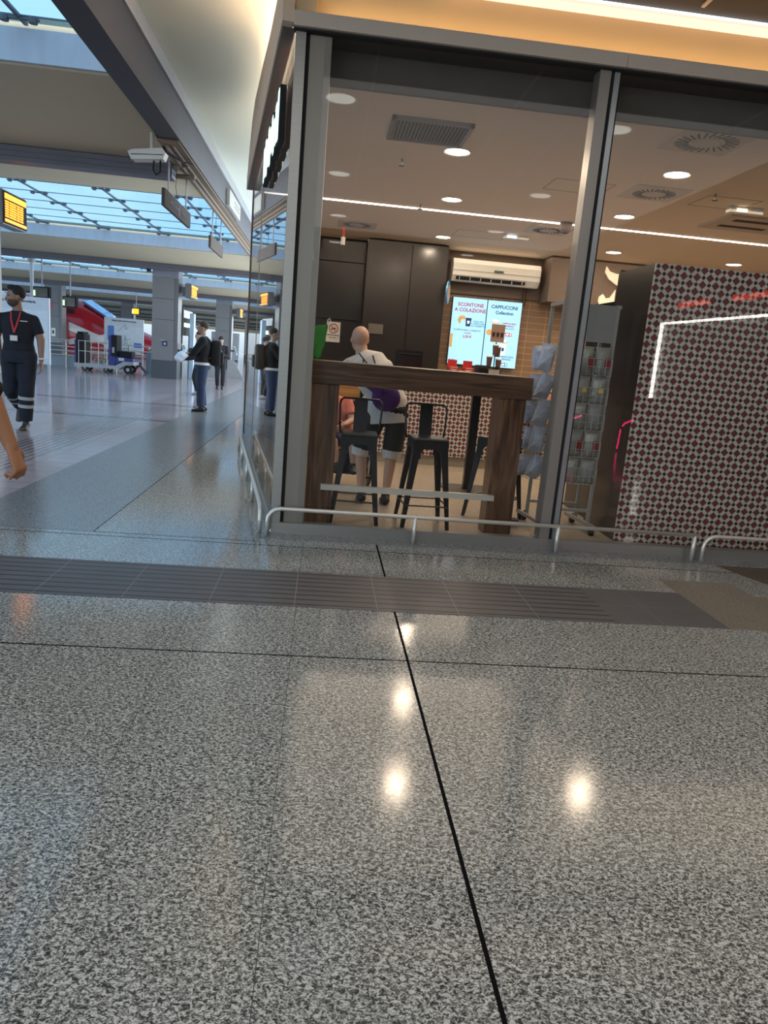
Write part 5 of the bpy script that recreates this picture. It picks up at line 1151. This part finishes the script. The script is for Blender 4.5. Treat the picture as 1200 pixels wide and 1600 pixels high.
# wheelchair with seated person
wc = thing('wheelchair', (.28, 7.85, 0), 'black folding wheelchair behind the first stool', 'wheelchair')
for x in (-.02, .58):
    w = MB().rings([(x, 8.0+.29*cos(a*pi/14), .30+.29*sin(a*pi/14)) for a in range(28)], [.016]*28, 8, closed=True).build('wheel', RUBBER, wc)
    sp = MB()
    for a in range(12): sp.cyl((x, 8.0, .30), (x, 8.0+.28*cos(a*pi/6), .30+.28*sin(a*pi/6)), .0025, 4)
    sp.build('spoke', STEEL, w)
for x in (.06, .50):
    MB().rings([(x, 8.1, .95), (x, 8.05, .9), (x, 8.05, .48), (x, 7.6, .47), (x, 7.48, .22)], [.013]*5, 8).rings([(x, 8.05, .70), (x, 7.75, .70), (x, 7.70, .48)], [.013]*3, 8).build('frame', BLACK, wc)
    MB().cyl((x-.02, 7.62, .07), (x+.02, 7.62, .07), .07, 14).build('castor', RUBBER, wc); MB().box(x-.06, x+.06, 7.36, 7.50, .18, .20).build('footrest', BLACK, wc)
for a, b in (((.06, 7.7, .15), (.50, 8.0, .46)), ((.50, 7.7, .15), (.06, 8.0, .46))): MB().cyl(a, b, .011, 8).build('cross_brace', BLACK, wc)
MB().box(.06, .50, 7.6, 8.05, .47, .50).box(.06, .50, 8.04, 8.07, .50, .92).build('seat_sling', BLACKM, wc)
FLO = pm('print_coral', (.55, .16, .12), .8, 0, .5, 14)
t, D, M, hp = person('person', (.20, 7.86, 0), 'person seated in the wheelchair in a coral patterned top', 1.55,
    J=dict(pelvis=(.06, .0, .64), waist=(.04, .03, .76), chest=(-.05, .02, .94), neck=(-.10, -.02, 1.10), head=(-.13, -.05, 1.24), sL=(.10, .0, 1.05), eL=(.16, -.12, .84), wL=(.06, -.30, .80), sR=(-.24, .0, 1.04), eR=(-.26, -.14, .84), wR=(-.12, -.30, .78),
           hL=(.14, -.04, .62), kL=(.18, -.42, .60), aL=(.20, -.44, .34), hR=(-.02, -.04, .62), kR=(-.06, -.42, .60), aR=(.0, -.44, .34)), skin=(.50, .30, .22), hairstyle='short', hair=(.10, .08, .07), shirt=(FLO, .018), sleeve='short', trousers=(pm('navy_shorts', (.02, .025, .07), .8), .016), leg='short', vox=.010, head_pitch=.2)
o = thing('under_seat_bag', (.3, 7.7, .12), 'dark bag slung under the wheelchair seat', 'bag'); MB().box(.12, .46, 7.76, 7.96, .14, .40, .05).build('pouch', pm('bag_dark', (.015, .018, .03), .8, 0, .4, 12, bump=.4), o, smooth=True); MB().rings([(.2, 7.75, .38), (.3, 7.73, .46), (.4, 7.75, .38)], [.007]*3, 6).build('handle', BLACKM, o)

# person passing at the picture edge, only the forearm and hand inside it
person('person', (-1.655, 3.0, 0), 'person passing at the picture edge, bare forearm and curled hand showing', 1.76, fy=1,
    J=dict(sL=(.175, .0, 1.43), eL=(.355, -.02, 1.19), wL=(.435, .0, .965)), skin=(.36, .165, .085), shirt=(JK, .012), sleeve='elbow', trousers=(TRN, .016), curl=(1.45, .5), palm={'L': (-1, .25, -.2)}, vox=.0058, hairstyle='short')
